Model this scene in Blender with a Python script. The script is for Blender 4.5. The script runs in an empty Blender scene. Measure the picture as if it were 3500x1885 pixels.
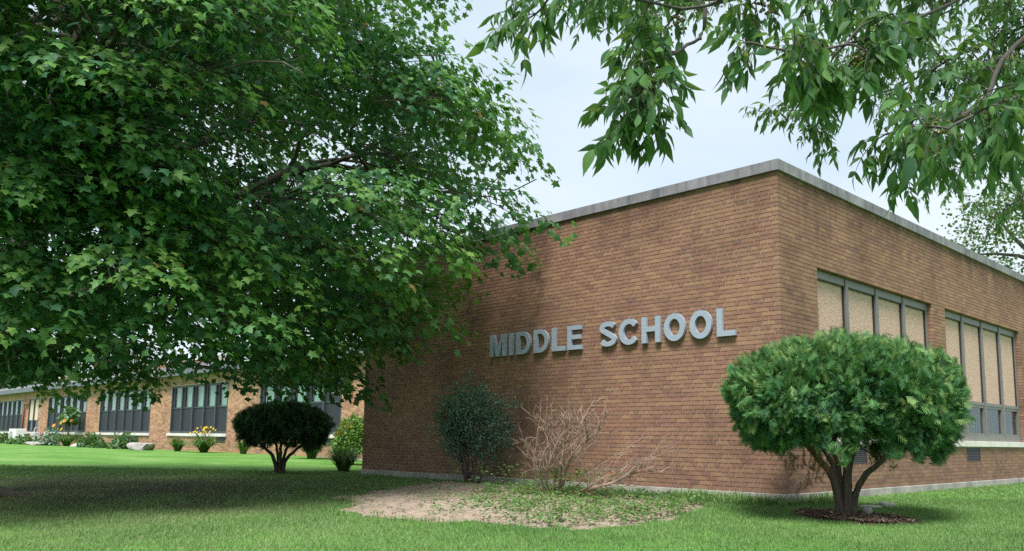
import bpy, bmesh, math, random
import numpy as np
from mathutils import Matrix, Vector
rng = np.random.default_rng(7)
random.seed(7)
SC = bpy.context.scene
COL = SC.collection
rad = math.radians

# ------------------------------------------------------------------ camera
CAM = np.array([6.0426, -11.2545, 0.7117])
RIGHT = np.array([0.69524531, 0.71865031, 0.01325465])
UP = np.array([0.08213294, -0.09775091, 0.99181598])
FWD = np.array([-0.71406452, 0.68846677, 0.12698573])
FPX, PPY = 2889.12, 1134.36
cam = bpy.data.cameras.new('camera')
cam.sensor_width = 36.0
cam.lens = 36.0 * FPX / 3500
cam.shift_y = (PPY - 942.5) / 3500
cam.clip_start = 0.05
cam.clip_end = 3000
cam_ob = bpy.data.objects.new('camera', cam)
COL.objects.link(cam_ob)
m = Matrix.Identity(4)
for i in range(3):
    m[i][0], m[i][1], m[i][2], m[i][3] = RIGHT[i], UP[i], -FWD[i], CAM[i]
cam_ob.matrix_world = m
SC.camera = cam_ob

# ------------------------------------------------------------------ world, sun, exposure
SUN_ELEV, SUN_FROM = rad(60), np.array([0.50, -0.87])      # hazy sun, high, from the lawn side
SUN_FROM = SUN_FROM / np.linalg.norm(SUN_FROM)
world = bpy.data.worlds.new('World')
SC.world = world
world.use_nodes = True
wn, wl = world.node_tree.nodes, world.node_tree.links
wn.clear()
wout = wn.new('ShaderNodeOutputWorld')
wbg = wn.new('ShaderNodeBackground')
sky = wn.new('ShaderNodeTexSky')
sky.sky_type = 'NISHITA'
sky.sun_disc = False
sky.sun_elevation = SUN_ELEV
sky.sun_rotation = math.atan2(SUN_FROM[0], SUN_FROM[1])
sky.air_density = 1.0
sky.dust_density = 2.0
wtc = wn.new('ShaderNodeTexCoord')
wmap = wn.new('ShaderNodeMapping')
wmap.inputs['Scale'].default_value = (1.0, 1.0, 2.4)
wno = wn.new('ShaderNodeTexNoise')
wno.inputs['Scale'].default_value = 1.9
wno.inputs['Detail'].default_value = 5.0
wno.inputs['Roughness'].default_value = 0.5
wr = wn.new('ShaderNodeValToRGB')
wr.color_ramp.elements[0].position = 0.33
wr.color_ramp.elements[0].color = (3.35, 4.2, 4.8, 1)       # thin grey-blue cloud
wr.color_ramp.elements[1].position = 0.66
wr.color_ramp.elements[1].color = (4.7, 5.2, 5.55, 1)       # bright white cloud
wmix = wn.new('ShaderNodeMix')
wmix.data_type = 'RGBA'
wmix.inputs[0].default_value = 0.88                            # cloud cover over the clear sky
wl.new(wtc.outputs['Generated'], wmap.inputs['Vector'])
wl.new(wmap.outputs[0], wno.inputs['Vector'])
wl.new(wno.outputs['Fac'], wr.inputs[0])
wl.new(sky.outputs[0], wmix.inputs[6])
wl.new(wr.outputs[0], wmix.inputs[7])
wl.new(wmix.outputs[2], wbg.inputs[0])
wbg.inputs[1].default_value = 0.1
wl.new(wbg.outputs[0], wout.inputs[0])

sun = bpy.data.lights.new('sun', 'SUN')
sun.energy = 3.3
sun.angle = rad(20)
sun.color = (1.0, 0.975, 0.94)
sun_ob = bpy.data.objects.new('sun', sun)
COL.objects.link(sun_ob)
sd = Vector((SUN_FROM[0] * math.cos(SUN_ELEV), SUN_FROM[1] * math.cos(SUN_ELEV), math.sin(SUN_ELEV)))
sun_ob.rotation_euler = sd.to_track_quat('Z', 'Y').to_euler()
sun_ob.location = (-10, -15, 30)

SC.view_settings.view_transform = 'Standard'
SC.view_settings.look = 'None'
SC.view_settings.exposure = 1.0
SC.view_settings.gamma = 1.0
SC.view_settings.use_curve_mapping = False
SC.render.engine = 'CYCLES'
SC.cycles.use_denoising = False            # fine leaf and grass edges stay crisp
SC.cycles.max_bounces = 8
SC.cycles.diffuse_bounces = 6
SC.cycles.transmission_bounces = 4
SC.cycles.transparent_max_bounces = 8
SC.cycles.caustics_reflective = False
SC.cycles.caustics_refractive = False


# ------------------------------------------------------------------ helpers
def spot(x, y, depth):
    """3D point seen at photo pixel (2575 wide view) at a chosen distance along the view axis."""
    u, v = x * 1.3592, y * 1.3592
    return CAM + depth * (RIGHT * (u - 1750) / FPX - UP * (v - PPY) / FPX + FWD)


def project(P):
    d = np.asarray(P, float) - CAM
    z = d @ FWD
    return 1750 + FPX * (d @ RIGHT) / z, PPY - FPX * (d @ UP) / z, z


def gz(x, y):
    x = np.asarray(x, float)
    y = np.asarray(y, float)
    t = x * .473 - y * .881
    sp = np.logaddexp(0, t * 2) / 2
    k = np.clip((-11.5 - x) / 14, 0, 1)
    return -.12 - .045 * sp + .13 * k * k * (3 - 2 * k)


def tag(o, label=None, cat=None, group=None, kind=None):
    if label: o['label'] = label
    if cat: o['category'] = cat
    if group: o['group'] = group
    if kind: o['kind'] = kind
    return o


def empty(name, loc=(0, 0, 0), label=None, cat=None, group=None):
    o = bpy.data.objects.new(name, None)
    o.location = [float(c) for c in loc]
    o.empty_display_size = 0.2
    COL.objects.link(o)
    return tag(o, label, cat, group)


def world_loc(o):
    p = Vector((0, 0, 0))
    while o is not None:
        p = p + o.location
        o = o.parent
    return p


def link_mesh(name, me, mat, parent=None, smooth=False):
    """meshes are given in world coordinates; children are shifted back by their parents' place."""
    if mat is not None:
        me.materials.append(mat)
    me.polygons.foreach_set('use_smooth', np.full(len(me.polygons), bool(smooth)))
    o = bpy.data.objects.new(name, me)
    COL.objects.link(o)
    if parent is not None:
        o.parent = parent
        w = world_loc(parent)
        o.location = (-w[0], -w[1], -w[2])
    return o


def tri_mesh(name, V, F, attrs=None):
    V = np.ascontiguousarray(V, np.float32)
    F = np.ascontiguousarray(F, np.int32)
    me = bpy.data.meshes.new(name)
    me.vertices.add(len(V))
    me.vertices.foreach_set('co', V.ravel())
    me.loops.add(F.size)
    me.loops.foreach_set('vertex_index', F.ravel())
    me.polygons.add(len(F))
    k = F.shape[1]
    me.polygons.foreach_set('loop_start', np.arange(0, F.size, k, dtype=np.int32))
    for an, av in (attrs or {}).items():
        a = me.attributes.new(an, 'FLOAT', 'POINT')
        a.data.foreach_set('value', np.ascontiguousarray(av, np.float32))
    me.update(calc_edges=True)
    return me


class MB:
    """collects boxes, quads and tubes in world coordinates into one mesh"""
    def __init__(self):
        self.v, self.f = [], []

    def box(self, x0, x1, y0, y1, z0, z1):
        b = len(self.v)
        self.v += [(x0, y0, z0), (x1, y0, z0), (x1, y1, z0), (x0, y1, z0), (x0, y0, z1), (x1, y0, z1), (x1, y1, z1), (x0, y1, z1)]
        self.f += [tuple(b + i for i in q) for q in ((3, 2, 1, 0), (4, 5, 6, 7), (0, 1, 5, 4), (1, 2, 6, 5), (2, 3, 7, 6), (3, 0, 4, 7))]
        return self

    def poly(self, pts):
        b = len(self.v)
        self.v += [tuple(p) for p in pts]
        self.f.append(tuple(range(b, b + len(pts))))
        return self

    def tube(self, pts, radii, n=7, cap=True):
        pts = [np.asarray(p, float) for p in pts]
        b = len(self.v)
        ref = np.array([0.31, 0.17, 0.93])
        for i, p in enumerate(pts):
            t = pts[min(i + 1, len(pts) - 1)] - pts[max(i - 1, 0)]
            t = t / (np.linalg.norm(t) + 1e-9)
            a = np.cross(t, ref)
            if np.linalg.norm(a) < 1e-3: a = np.cross(t, [1, 0, 0])
            a /= np.linalg.norm(a)
            c = np.cross(t, a)
            for k in range(n):
                th = 2 * math.pi * k / n
                self.v.append(tuple(p + radii[i] * (math.cos(th) * a + math.sin(th) * c)))
        for i in range(len(pts) - 1):
            for k in range(n):
                k2 = (k + 1) % n
                self.f.append((b + i * n + k, b + i * n + k2, b + (i + 1) * n + k2, b + (i + 1) * n + k))
        if cap:
            self.f.append(tuple(b + (len(pts) - 1) * n + k for k in range(n)))
            self.f.append(tuple(b + n - 1 - k for k in range(n)))
        return self

    def build(self, name, mat, parent=None, smooth=False, bevel=0):
        me = bpy.data.meshes.new(name)
        me.from_pydata(self.v, [], self.f)
        if bevel:
            bm = bmesh.new()
            bm.from_mesh(me)
            bmesh.ops.bevel(bm, geom=list(bm.edges), offset=bevel, segments=2, affect='EDGES', profile=0.5)
            bm.to_mesh(me)
            bm.free()
        me.update()
        return link_mesh(name, me, mat, parent, smooth)


def norm(a):
    return a / (np.linalg.norm(a, axis=-1, keepdims=True) + 1e-9)


def frames(d, n):
    """rotation matrices whose columns are side, direction, normal"""
    d = norm(d)
    x = norm(np.cross(d, n))
    nn = np.cross(x, d)
    return np.stack([x, d, nn], axis=-1)


def scatter(name, tv, tf, pos, M, scale, tint):
    """many copies of one small triangulated shape as one mesh"""
    tv = np.asarray(tv, float)
    tf = np.asarray(tf, int)
    N = len(pos)
    sc = np.asarray(scale)
    if sc.ndim == 1: sc = np.repeat(sc[:, None], 3, 1)
    L = tv[None] * sc[:, None, :]
    V = np.einsum('nij,nkj->nki', M, L) + np.asarray(pos)[:, None, :]
    F = tf[None] + (np.arange(N) * len(tv))[:, None, None]
    return tri_mesh(name, V.reshape(-1, 3), F.reshape(-1, tf.shape[1]), {'tint': np.repeat(tint, len(tv))})


def fan(outline, center):
    v = [center] + list(outline)
    n = len(outline)
    return np.array(v, float), np.array([(0, 1 + i, 1 + (i + 1) % n) for i in range(n)])


# ------------------------------------------------------------------ materials
def new_mat(name):
    mt = bpy.data.materials.new(name)
    mt.use_nodes = True
    nt = mt.node_tree
    return mt, nt.nodes, nt.links, nt.nodes['Principled BSDF']


def ramp(n, stops):
    r = n.new('ShaderNodeValToRGB')
    e = r.color_ramp.elements
    e[0].position, e[0].color = stops[0][0], (*stops[0][1], 1)
    e[1].position, e[1].color = stops[-1][0], (*stops[-1][1], 1)
    for p, c in stops[1:-1]:
        q = e.new(p)
        q.color = (*c, 1)
    return r


def noise(n, l, scale, detail=4, rough=0.55, vec=None, stretch=None, coord='Object'):
    t = n.new('ShaderNodeTexNoise')
    t.inputs['Scale'].default_value = scale
    t.inputs['Detail'].default_value = detail
    t.inputs['Roughness'].default_value = rough
    tc = n.new('ShaderNodeTexCoord')
    if stretch:
        mp = n.new('ShaderNodeMapping')
        mp.inputs['Scale'].default_value = stretch
        l.new(tc.outputs[coord], mp.inputs['Vector'])
        l.new(mp.outputs[0], t.inputs['Vector'])
    else:
        l.new(tc.outputs[coord], t.inputs['Vector'])
    return t


def world_noise(n, l, scale, detail=4, rough=0.55, stretch=None):
    t = n.new('ShaderNodeTexNoise')
    t.inputs['Scale'].default_value = scale
    t.inputs['Detail'].default_value = detail
    t.inputs['Roughness'].default_value = rough
    g = n.new('ShaderNodeNewGeometry')
    if stretch:
        mp = n.new('ShaderNodeMapping')
        mp.inputs['Scale'].default_value = stretch
        l.new(g.outputs['Position'], mp.inputs['Vector'])
        l.new(mp.outputs[0], t.inputs['Vector'])
    else:
        l.new(g.outputs['Position'], t.inputs['Vector'])
    return t


def mixc(n, l, fac, a, b, mode='MIX'):
    mx = n.new('ShaderNodeMix')
    mx.data_type = 'RGBA'
    mx.blend_type = mode
    for sock, val in ((mx.inputs[0], fac), (mx.inputs[6], a), (mx.inputs[7], b)):
        if hasattr(val, 'is_output'): l.new(val, sock)
        elif isinstance(val, (int, float)): sock.default_value = val
        else: sock.default_value = (*val, 1)
    return mx.outputs[2]


def bump(n, l, bsdf, height, strength=0.3, dist=0.01):
    b = n.new('ShaderNodeBump')
    b.inputs['Strength'].default_value = strength
    b.inputs['Distance'].default_value = dist
    l.new(height, b.inputs['Height'])
    l.new(b.outputs[0], bsdf.inputs['Normal'])


def simple(name, col, rough=0.6, metal=0.0, var=0.15, scale=6.0, bmp=0.0, bscale=60, spec=0.5, stretch=None):
    mt, n, l, b = new_mat(name)
    t = world_noise(n, l, scale, 5, 0.6, stretch)
    dark = tuple(c * (1 - var) for c in col)
    lite = tuple(min(1, c * (1 + var)) for c in col)
    r = ramp(n, [(0.3, dark), (0.7, lite)])
    l.new(t.outputs['Fac'], r.inputs[0])
    l.new(r.outputs[0], b.inputs['Base Color'])
    b.inputs['Roughness'].default_value = rough
    b.inputs['Metallic'].default_value = metal
    b.inputs['Specular IOR Level'].default_value = spec
    if bmp:
        t2 = world_noise(n, l, bscale, 4, 0.6, stretch)
        bump(n, l, b, t2.outputs['Fac'], bmp, 0.01)
    return mt


def brick_mat(name, by_object, palette):
    mt, n, l, b = new_mat(name)
    if by_object:
        oi = n.new('ShaderNodeObjectInfo')
        src = oi.outputs['Random']
    else:
        at = n.new('ShaderNodeAttribute')
        at.attribute_name = 'tint'
        src = at.outputs['Fac']
    r = ramp(n, palette)
    r.color_ramp.interpolation = 'CONSTANT'
    l.new(src, r.inputs[0])
    # scored vertical streaks fired into each brick
    streak = world_noise(n, l, 1.0, 3, 0.6, (150, 150, 5))
    sr = ramp(n, [(0.30, (0.72, 0.70, 0.70)), (0.5, (1, 1, 1)), (0.72, (1.22, 1.18, 1.08))])
    l.new(streak.outputs['Fac'], sr.inputs[0])
    c1 = mixc(n, l, 0.85, r.outputs[0], sr.outputs[0], 'MULTIPLY')
    # broad weather staining
    st = world_noise(n, l, 0.9, 6, 0.62, (1, 1, 0.8))
    stR = ramp(n, [(0.32, (0.60, 0.58, 0.57)), (0.47, (0.97, 0.98, 0.98)), (0.75, (1.16, 1.14, 1.06))])
    l.new(st.outputs['Fac'], stR.inputs[0])
    c2 = mixc(n, l, 0.8, c1, stR.outputs[0], 'MULTIPLY')
    # soot washed down from the coping and a darker foot
    g_ = n.new('ShaderNodeNewGeometry')
    sx = n.new('ShaderNodeSeparateXYZ')
    l.new(g_.outputs['Position'], sx.inputs[0])
    dr_ = world_noise(n, l, 1.0, 5, 0.65, (2.6, 2.6, 0.35))
    ad_ = n.new('ShaderNodeMath')
    ad_.operation = 'MULTIPLY_ADD'
    ad_.inputs[1].default_value = 2.6
    l.new(dr_.outputs['Fac'], ad_.inputs[0])
    l.new(sx.outputs['Z'], ad_.inputs[2])
    rm = ramp(n, [(0.0, (0.80, 0.80, 0.80)), (0.22, (1, 1, 1)), (0.80, (1, 1, 1)), (0.97, (0.56, 0.54, 0.54))])
    mr_ = n.new('ShaderNodeMapRange')
    mr_.inputs['From Min'].default_value = 0.8
    mr_.inputs['From Max'].default_value = 6.4
    l.new(ad_.outputs[0], mr_.inputs['Value'])
    l.new(mr_.outputs[0], rm.inputs[0])
    c2 = mixc(n, l, 0.85, c2, rm.outputs[0], 'MULTIPLY')
    l.new(c2, b.inputs['Base Color'])
    b.inputs['Roughness'].default_value = 0.85
    b.inputs['Specular IOR Level'].default_value = 0.25
    bn = world_noise(n, l, 1.0, 4, 0.7, (190, 190, 22))
    bump(n, l, b, bn.outputs['Fac'], 0.35, 0.004)
    return mt


PAL_MAIN = [(0.0, (0.290, 0.148, 0.090)), (0.13, (0.315, 0.168, 0.100)), (0.28, (0.272, 0.134, 0.092)), (0.42, (0.335, 0.184, 0.108)),
            (0.55, (0.262, 0.122, 0.090)), (0.66, (0.300, 0.160, 0.102)), (0.78, (0.280, 0.132, 0.100)), (0.87, (0.240, 0.120, 0.086)),
            (0.94, (0.355, 0.195, 0.108)), (0.98, (0.200, 0.106, 0.084))]
PAL_WING = [(0.0, (0.47, 0.275, 0.175)), (0.2, (0.40, 0.225, 0.15)), (0.4, (0.52, 0.32, 0.20)), (0.6, (0.37, 0.19, 0.135)),
            (0.78, (0.48, 0.29, 0.165)), (0.9, (0.32, 0.165, 0.12))]
def calm(pal, k=0.62, grey=0.10):
    mean = np.mean([c for _, c in pal], axis=0)
    out = []
    for p_, c in pal:
        c = mean + (np.array(c) - mean) * k
        c = c * (1 - grey) + c.mean() * grey
        out.append((p_, tuple(float(v) for v in c)))
    return out


PAL_MAIN = calm(PAL_MAIN, 0.82, 0.14)
M = {}
M['brick'] = brick_mat('brick', False, PAL_MAIN)
M['brick_one'] = brick_mat('brick_single', True, PAL_MAIN)
M['wbrick'] = brick_mat('wing_brick', False, PAL_WING)
M['wbrick_one'] = brick_mat('wing_brick_single', True, PAL_WING)
M['mortar'] = simple('mortar', (0.47, 0.37, 0.305), 0.95, 0, 0.18, 3.0, 0.4, 300)
M['wmortar'] = simple('wing_mortar', (0.60, 0.50, 0.40), 0.95, 0, 0.12, 3.0, 0.4, 300)
M['concrete'] = simple('concrete_footing', (0.34, 0.315, 0.29), 0.9, 0, 0.35, 2.2, 0.5, 70)
M['lime'] = simple('limestone_sill', (0.66, 0.62, 0.57), 0.85, 0, 0.12, 5, 0.2, 80)
M['frame'] = simple('window_frame_paint', (0.165, 0.152, 0.145), 0.45, 0, 0.10, 2.5)
M['wframe'] = simple('wing_frame_paint', (0.040, 0.050, 0.062), 0.45, 0, 0.10, 2.5)
M['gasket'] = simple('window_gasket', (0.02, 0.02, 0.02), 0.6)
M['fascia'] = simple('fascia_metal', (0.15, 0.16, 0.19), 0.45, 0.3, 0.12, 0.8)
M['roofedge'] = simple('roof_edge', (0.17, 0.165, 0.19), 0.7, 0, 0.15, 1.2)
M['roof'] = simple('roof_gravel', (0.25, 0.24, 0.23), 0.95, 0, 0.3, 14, 0.5, 60)
M['soffit'] = simple('soffit', (0.14, 0.12, 0.11), 0.8)
M['letter'] = simple('brushed_metal', (0.44, 0.51, 0.62), 0.42, 0.35, 0.10, 1.0, 0.05, 200, stretch=(3, 3, 60))
M['pipe'] = simple('red_pipe_paint', (0.16, 0.045, 0.035), 0.5)
M['white'] = simple('white_enamel', (0.72, 0.72, 0.70), 0.5, 0, 0.08)
M['greybox'] = simple('grey_enamel', (0.48, 0.49, 0.50), 0.5, 0, 0.08)
M['blind'] = simple('pale_green_blind', (0.29, 0.43, 0.37), 0.8, 0, 0.30, 1.2, stretch=(3, 3, 0.4))
M['beigepanel'] = simple('beige_panel', (0.60, 0.50, 0.37), 0.7, 0, 0.06)
M['screen'] = simple('window_screen', (0.022, 0.025, 0.036), 0.6, 0, 0.12, 1.0)
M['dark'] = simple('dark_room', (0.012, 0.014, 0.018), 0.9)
M['lampbar'] = simple('ceiling_tube', (0.75, 0.68, 0.48), 0.6)
M['louvre'] = simple('louvre_metal', (0.040, 0.034, 0.042), 0.6, 0.0)
M['bark'] = simple('maple_bark', (0.085, 0.072, 0.062), 0.95, 0, 0.4, 3, 0.8, 14, stretch=(5, 5, 1))
M['ashbark'] = simple('ash_bark', (0.07, 0.062, 0.056), 0.95, 0, 0.35, 5, 0.8, 22, stretch=(4, 4, 1))
M['cedarbark'] = simple('cedar_bark', (0.085, 0.064, 0.052), 0.95, 0, 0.4, 5, 0.9, 25, stretch=(6, 6, 1))
M['shrubbark'] = simple('shrub_bark', (0.085, 0.066, 0.056), 0.95, 0, 0.3, 8, 0.5, 30)
M['deadtwig'] = simple('dead_twig', (0.25, 0.175, 0.132), 0.9, 0, 0.4, 6, 0.5, 40)
M['deadleaf'] = simple('dead_leaf', (0.42, 0.17, 0.06), 0.8)
M['browntwig'] = simple('brown_dead_foliage', (0.17, 0.085, 0.04), 0.9, 0, 0.4, 20)
M['stone'] = simple('boulder_stone', (0.30, 0.275, 0.265), 0.9, 0, 0.35, 5, 0.8, 18)
M['stonepale'] = simple('pale_stone', (0.46, 0.45, 0.39), 0.9, 0, 0.25, 6, 0.8, 22)
M['petal'] = simple('yellow_petal', (0.80, 0.56, 0.03), 0.6, 0, 0.1, 30)
M['petal2'] = simple('orange_petal', (0.82, 0.36, 0.03), 0.6, 0, 0.1, 30)
M['whiteflower'] = simple('white_flower', (0.75, 0.75, 0.70), 0.6)
M['plastic'] = simple('black_plastic', (0.015, 0.016, 0.022), 0.35, 0, 0.2)


def coping_mat():
    mt, n, l, b = new_mat('weathered_coping_stone')
    a = world_noise(n, l, 2.0, 6, 0.65)
    r = ramp(n, [(0.3, (0.145, 0.145, 0.162)), (0.5, (0.225, 0.22, 0.24)), (0.75, (0.31, 0.295, 0.315))])
    l.new(a.outputs['Fac'], r.inputs[0])
    s = world_noise(n, l, 1.0, 4, 0.6, (9, 9, 0.8))
    sr = ramp(n, [(0.35, (0.62, 0.62, 0.64)), (0.6, (1.05, 1.05, 1.05))])
    l.new(s.outputs['Fac'], sr.inputs[0])
    oi = n.new('ShaderNodeObjectInfo')
    orr = ramp(n, [(0, (0.86, 0.86, 0.88)), (1, (1.1, 1.08, 1.06))])
    l.new(oi.outputs['Random'], orr.inputs[0])
    c = mixc(n, l, 0.8, r.outputs[0], sr.outputs[0], 'MULTIPLY')
    c = mixc(n, l, 1.0, c, orr.outputs[0], 'MULTIPLY')
    l.new(c, b.inputs['Base Color'])
    b.inputs['Roughness'].default_value = 0.9
    bn = world_noise(n, l, 60, 4, 0.7)
    bump(n, l, b, bn.outputs['Fac'], 0.3, 0.006)
    return mt


M['coping'] = coping_mat()


def pebble_mat():
    mt, n, l, b = new_mat('pebble_panel')
    g = n.new('ShaderNodeNewGeometry')
    v = n.new('ShaderNodeTexVoronoi')
    v.inputs['Scale'].default_value = 60
    l.new(g.outputs['Position'], v.inputs['Vector'])
    r = ramp(n, [(0.0, (0.42, 0.26, 0.20)), (0.35, (0.54, 0.36, 0.28)), (0.7, (0.63, 0.445, 0.36)), (1.0, (0.72, 0.55, 0.47))])
    l.new(v.outputs['Color'], r.inputs[0])
    dr = ramp(n, [(0.0, (1.15, 1.15, 1.15)), (0.55, (0.95, 0.95, 0.95)), (0.9, (0.66, 0.60, 0.56))])
    l.new(v.outputs['Distance'], dr.inputs[0])
    c = mixc(n, l, 0.9, r.outputs[0], dr.outputs[0], 'MULTIPLY')
    l.new(c, b.inputs['Base Color'])
    b.inputs['Roughness'].default_value = 0.8
    bp = n.new('ShaderNodeBump')
    bp.invert = True
    bp.inputs['Strength'].default_value = 0.7
    bp.inputs['Distance'].default_value = 0.012
    l.new(v.outputs['Distance'], bp.inputs['Height'])
    l.new(bp.outputs[0], b.inputs['Normal'])
    return mt


M['pebble'] = pebble_mat()


def glass_mat():
    mt, n, l, b = new_mat('window_glass')
    out = n['Material Output']
    tr = n.new('ShaderNodeBsdfTransparent')
    tr.inputs[0].default_value = (0.90, 0.95, 0.93, 1)
    gl = n.new('ShaderNodeBsdfGlossy')
    gl.inputs['Roughness'].default_value = 0.03
    lw = n.new('ShaderNodeLayerWeight')                      # mirror-like only at a glancing angle, the same on both faces
    lw.inputs[0].default_value = 0.5
    pw = n.new('ShaderNodeMath')
    pw.operation = 'POWER'
    pw.inputs[1].default_value = 4.0
    l.new(lw.outputs['Facing'], pw.inputs[0])
    fr = n.new('ShaderNodeMath')
    fr.operation = 'MULTIPLY_ADD'
    fr.inputs[1].default_value = 0.55
    fr.inputs[2].default_value = 0.035
    l.new(pw.outputs[0], fr.inputs[0])
    mx = n.new('ShaderNodeMixShader')
    l.new(fr.outputs[0], mx.inputs[0])
    l.new(tr.outputs[0], mx.inputs[1])
    l.new(gl.outputs[0], mx.inputs[2])
    l.new(mx.outputs[0], out.inputs['Surface'])
    return mt


M['glass'] = glass_mat()


def leaf_mat(name, stops, transl=0.35, tcol=(0.28, 0.42, 0.04), rough=0.45, spec=0.4, by_object=False):
    mt, n, l, b = new_mat(name)
    if by_object:
        src = n.new('ShaderNodeObjectInfo').outputs['Random']
    else:
        at = n.new('ShaderNodeAttribute')
        at.attribute_name = 'tint'
        src = at.outputs['Fac']
    r = ramp(n, stops)
    l.new(src, r.inputs[0])
    nz = world_noise(n, l, 25, 3)
    nr = ramp(n, [(0.3, (0.82, 0.84, 0.85)), (0.7, (1.14, 1.12, 1.1))])
    l.new(nz.outputs['Fac'], nr.inputs[0])
    c = mixc(n, l, 0.9, r.outputs[0], nr.outputs[0], 'MULTIPLY')
    l.new(c, b.inputs['Base Color'])
    b.inputs['Roughness'].default_value = rough
    b.inputs['Specular IOR Level'].default_value = spec
    t = n.new('ShaderNodeBsdfTranslucent')
    tc = mixc(n, l, 0.55, c, tcol)
    l.new(tc, t.inputs[0])
    mx = n.new('ShaderNodeMixShader')
    mx.inputs[0].default_value = transl
    out = n['Material Output']
    l.new(b.outputs[0], mx.inputs[1])
    l.new(t.outputs[0], mx.inputs[2])
    l.new(mx.outputs[0], out.inputs['Surface'])
    return mt


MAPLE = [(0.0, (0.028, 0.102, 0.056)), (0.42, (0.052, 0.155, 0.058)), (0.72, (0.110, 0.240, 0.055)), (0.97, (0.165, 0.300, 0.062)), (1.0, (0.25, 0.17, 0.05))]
ASH = [(0.0, (0.030, 0.090, 0.046)), (0.5, (0.060, 0.150, 0.052)), (1.0, (0.105, 0.215, 0.058))]
M['maple'] = leaf_mat('maple_leaf', MAPLE, 0.36, (0.17, 0.40, 0.05), 0.5, 0.3)
M['maple_one'] = leaf_mat('maple_leaf_single', MAPLE[:3] + [(1.0, (0.12, 0.25, 0.055))], 0.36, (0.17, 0.40, 0.05), 0.5, 0.3, by_object=True)
M['ash'] = leaf_mat('ash_leaf', ASH, 0.38, (0.24, 0.40, 0.05), 0.55, 0.22)
M['ash_one'] = leaf_mat('ash_leaf_single', ASH, 0.38, (0.24, 0.40, 0.05), 0.55, 0.22, by_object=True)
M['samara'] = leaf_mat('ash_keys', [(0, (0.16, 0.19, 0.04)), (1, (0.24, 0.24, 0.05))], 0.3, (0.4, 0.4, 0.05))
M['gall'] = leaf_mat('ash_flower_galls', [(0, (0.045, 0.045, 0.014)), (1, (0.13, 0.115, 0.03))], 0.05)
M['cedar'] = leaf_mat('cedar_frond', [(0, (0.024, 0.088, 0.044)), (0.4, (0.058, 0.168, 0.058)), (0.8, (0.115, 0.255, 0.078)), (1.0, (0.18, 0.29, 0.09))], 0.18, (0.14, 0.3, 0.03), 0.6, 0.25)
M['cedar2'] = leaf_mat('shaded_cedar_frond', [(0, (0.018, 0.052, 0.028)), (1.0, (0.052, 0.125, 0.044))], 0.1, (0.10, 0.22, 0.03), 0.6, 0.2)  # darker copy of the cedar greens, maple shade put into the colour
M['privet'] = leaf_mat('bluegreen_leaf', [(0, (0.075, 0.160, 0.118)), (0.7, (0.140, 0.255, 0.180)), (1, (0.20, 0.33, 0.21))], 0.2, (0.12, 0.24, 0.06))
M['brightshrub'] = leaf_mat('bright_shrub_leaf', [(0, (0.07, 0.17, 0.035)), (1, (0.17, 0.31, 0.06))], 0.3)
M['weed'] = leaf_mat('weed_leaf', [(0, (0.055, 0.135, 0.035)), (0.6, (0.11, 0.23, 0.06)), (1, (0.17, 0.29, 0.10))], 0.3)
M['cover'] = leaf_mat('dark_cover_leaf', [(0, (0.028, 0.085, 0.025)), (1, (0.060, 0.15, 0.040))], 0.2)
M['lily'] = leaf_mat('daylily_blade', [(0, (0.040, 0.105, 0.030)), (1, (0.10, 0.20, 0.050))], 0.25)
M['hosta'] = leaf_mat('hosta_leaf', [(0, (0.045, 0.125, 0.045)), (1, (0.10, 0.20, 0.08))], 0.25)
M['farleaf'] = leaf_mat('far_tree_leaf', [(0, (0.045, 0.105, 0.035)), (1, (0.09, 0.17, 0.055))], 0.25)
M['hazeleaf'] = leaf_mat('hazy_hill_leaf', [(0, (0.07, 0.135, 0.085)), (1, (0.12, 0.21, 0.11))], 0.25)  # pale bluish green, distance haze put into the leaf colour
M['limeleaf'] = leaf_mat('lime_tree_leaf', [(0, (0.12, 0.19, 0.03)), (1, (0.22, 0.29, 0.05))], 0.3)
M['grass'] = leaf_mat('grass_blade', [(0, (0.078, 0.172, 0.050)), (0.5, (0.160, 0.285, 0.090)), (0.9, (0.250, 0.355, 0.140)), (1, (0.38, 0.35, 0.20))], 0.25, (0.22, 0.38, 0.04), 0.55, 0.25)


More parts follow.
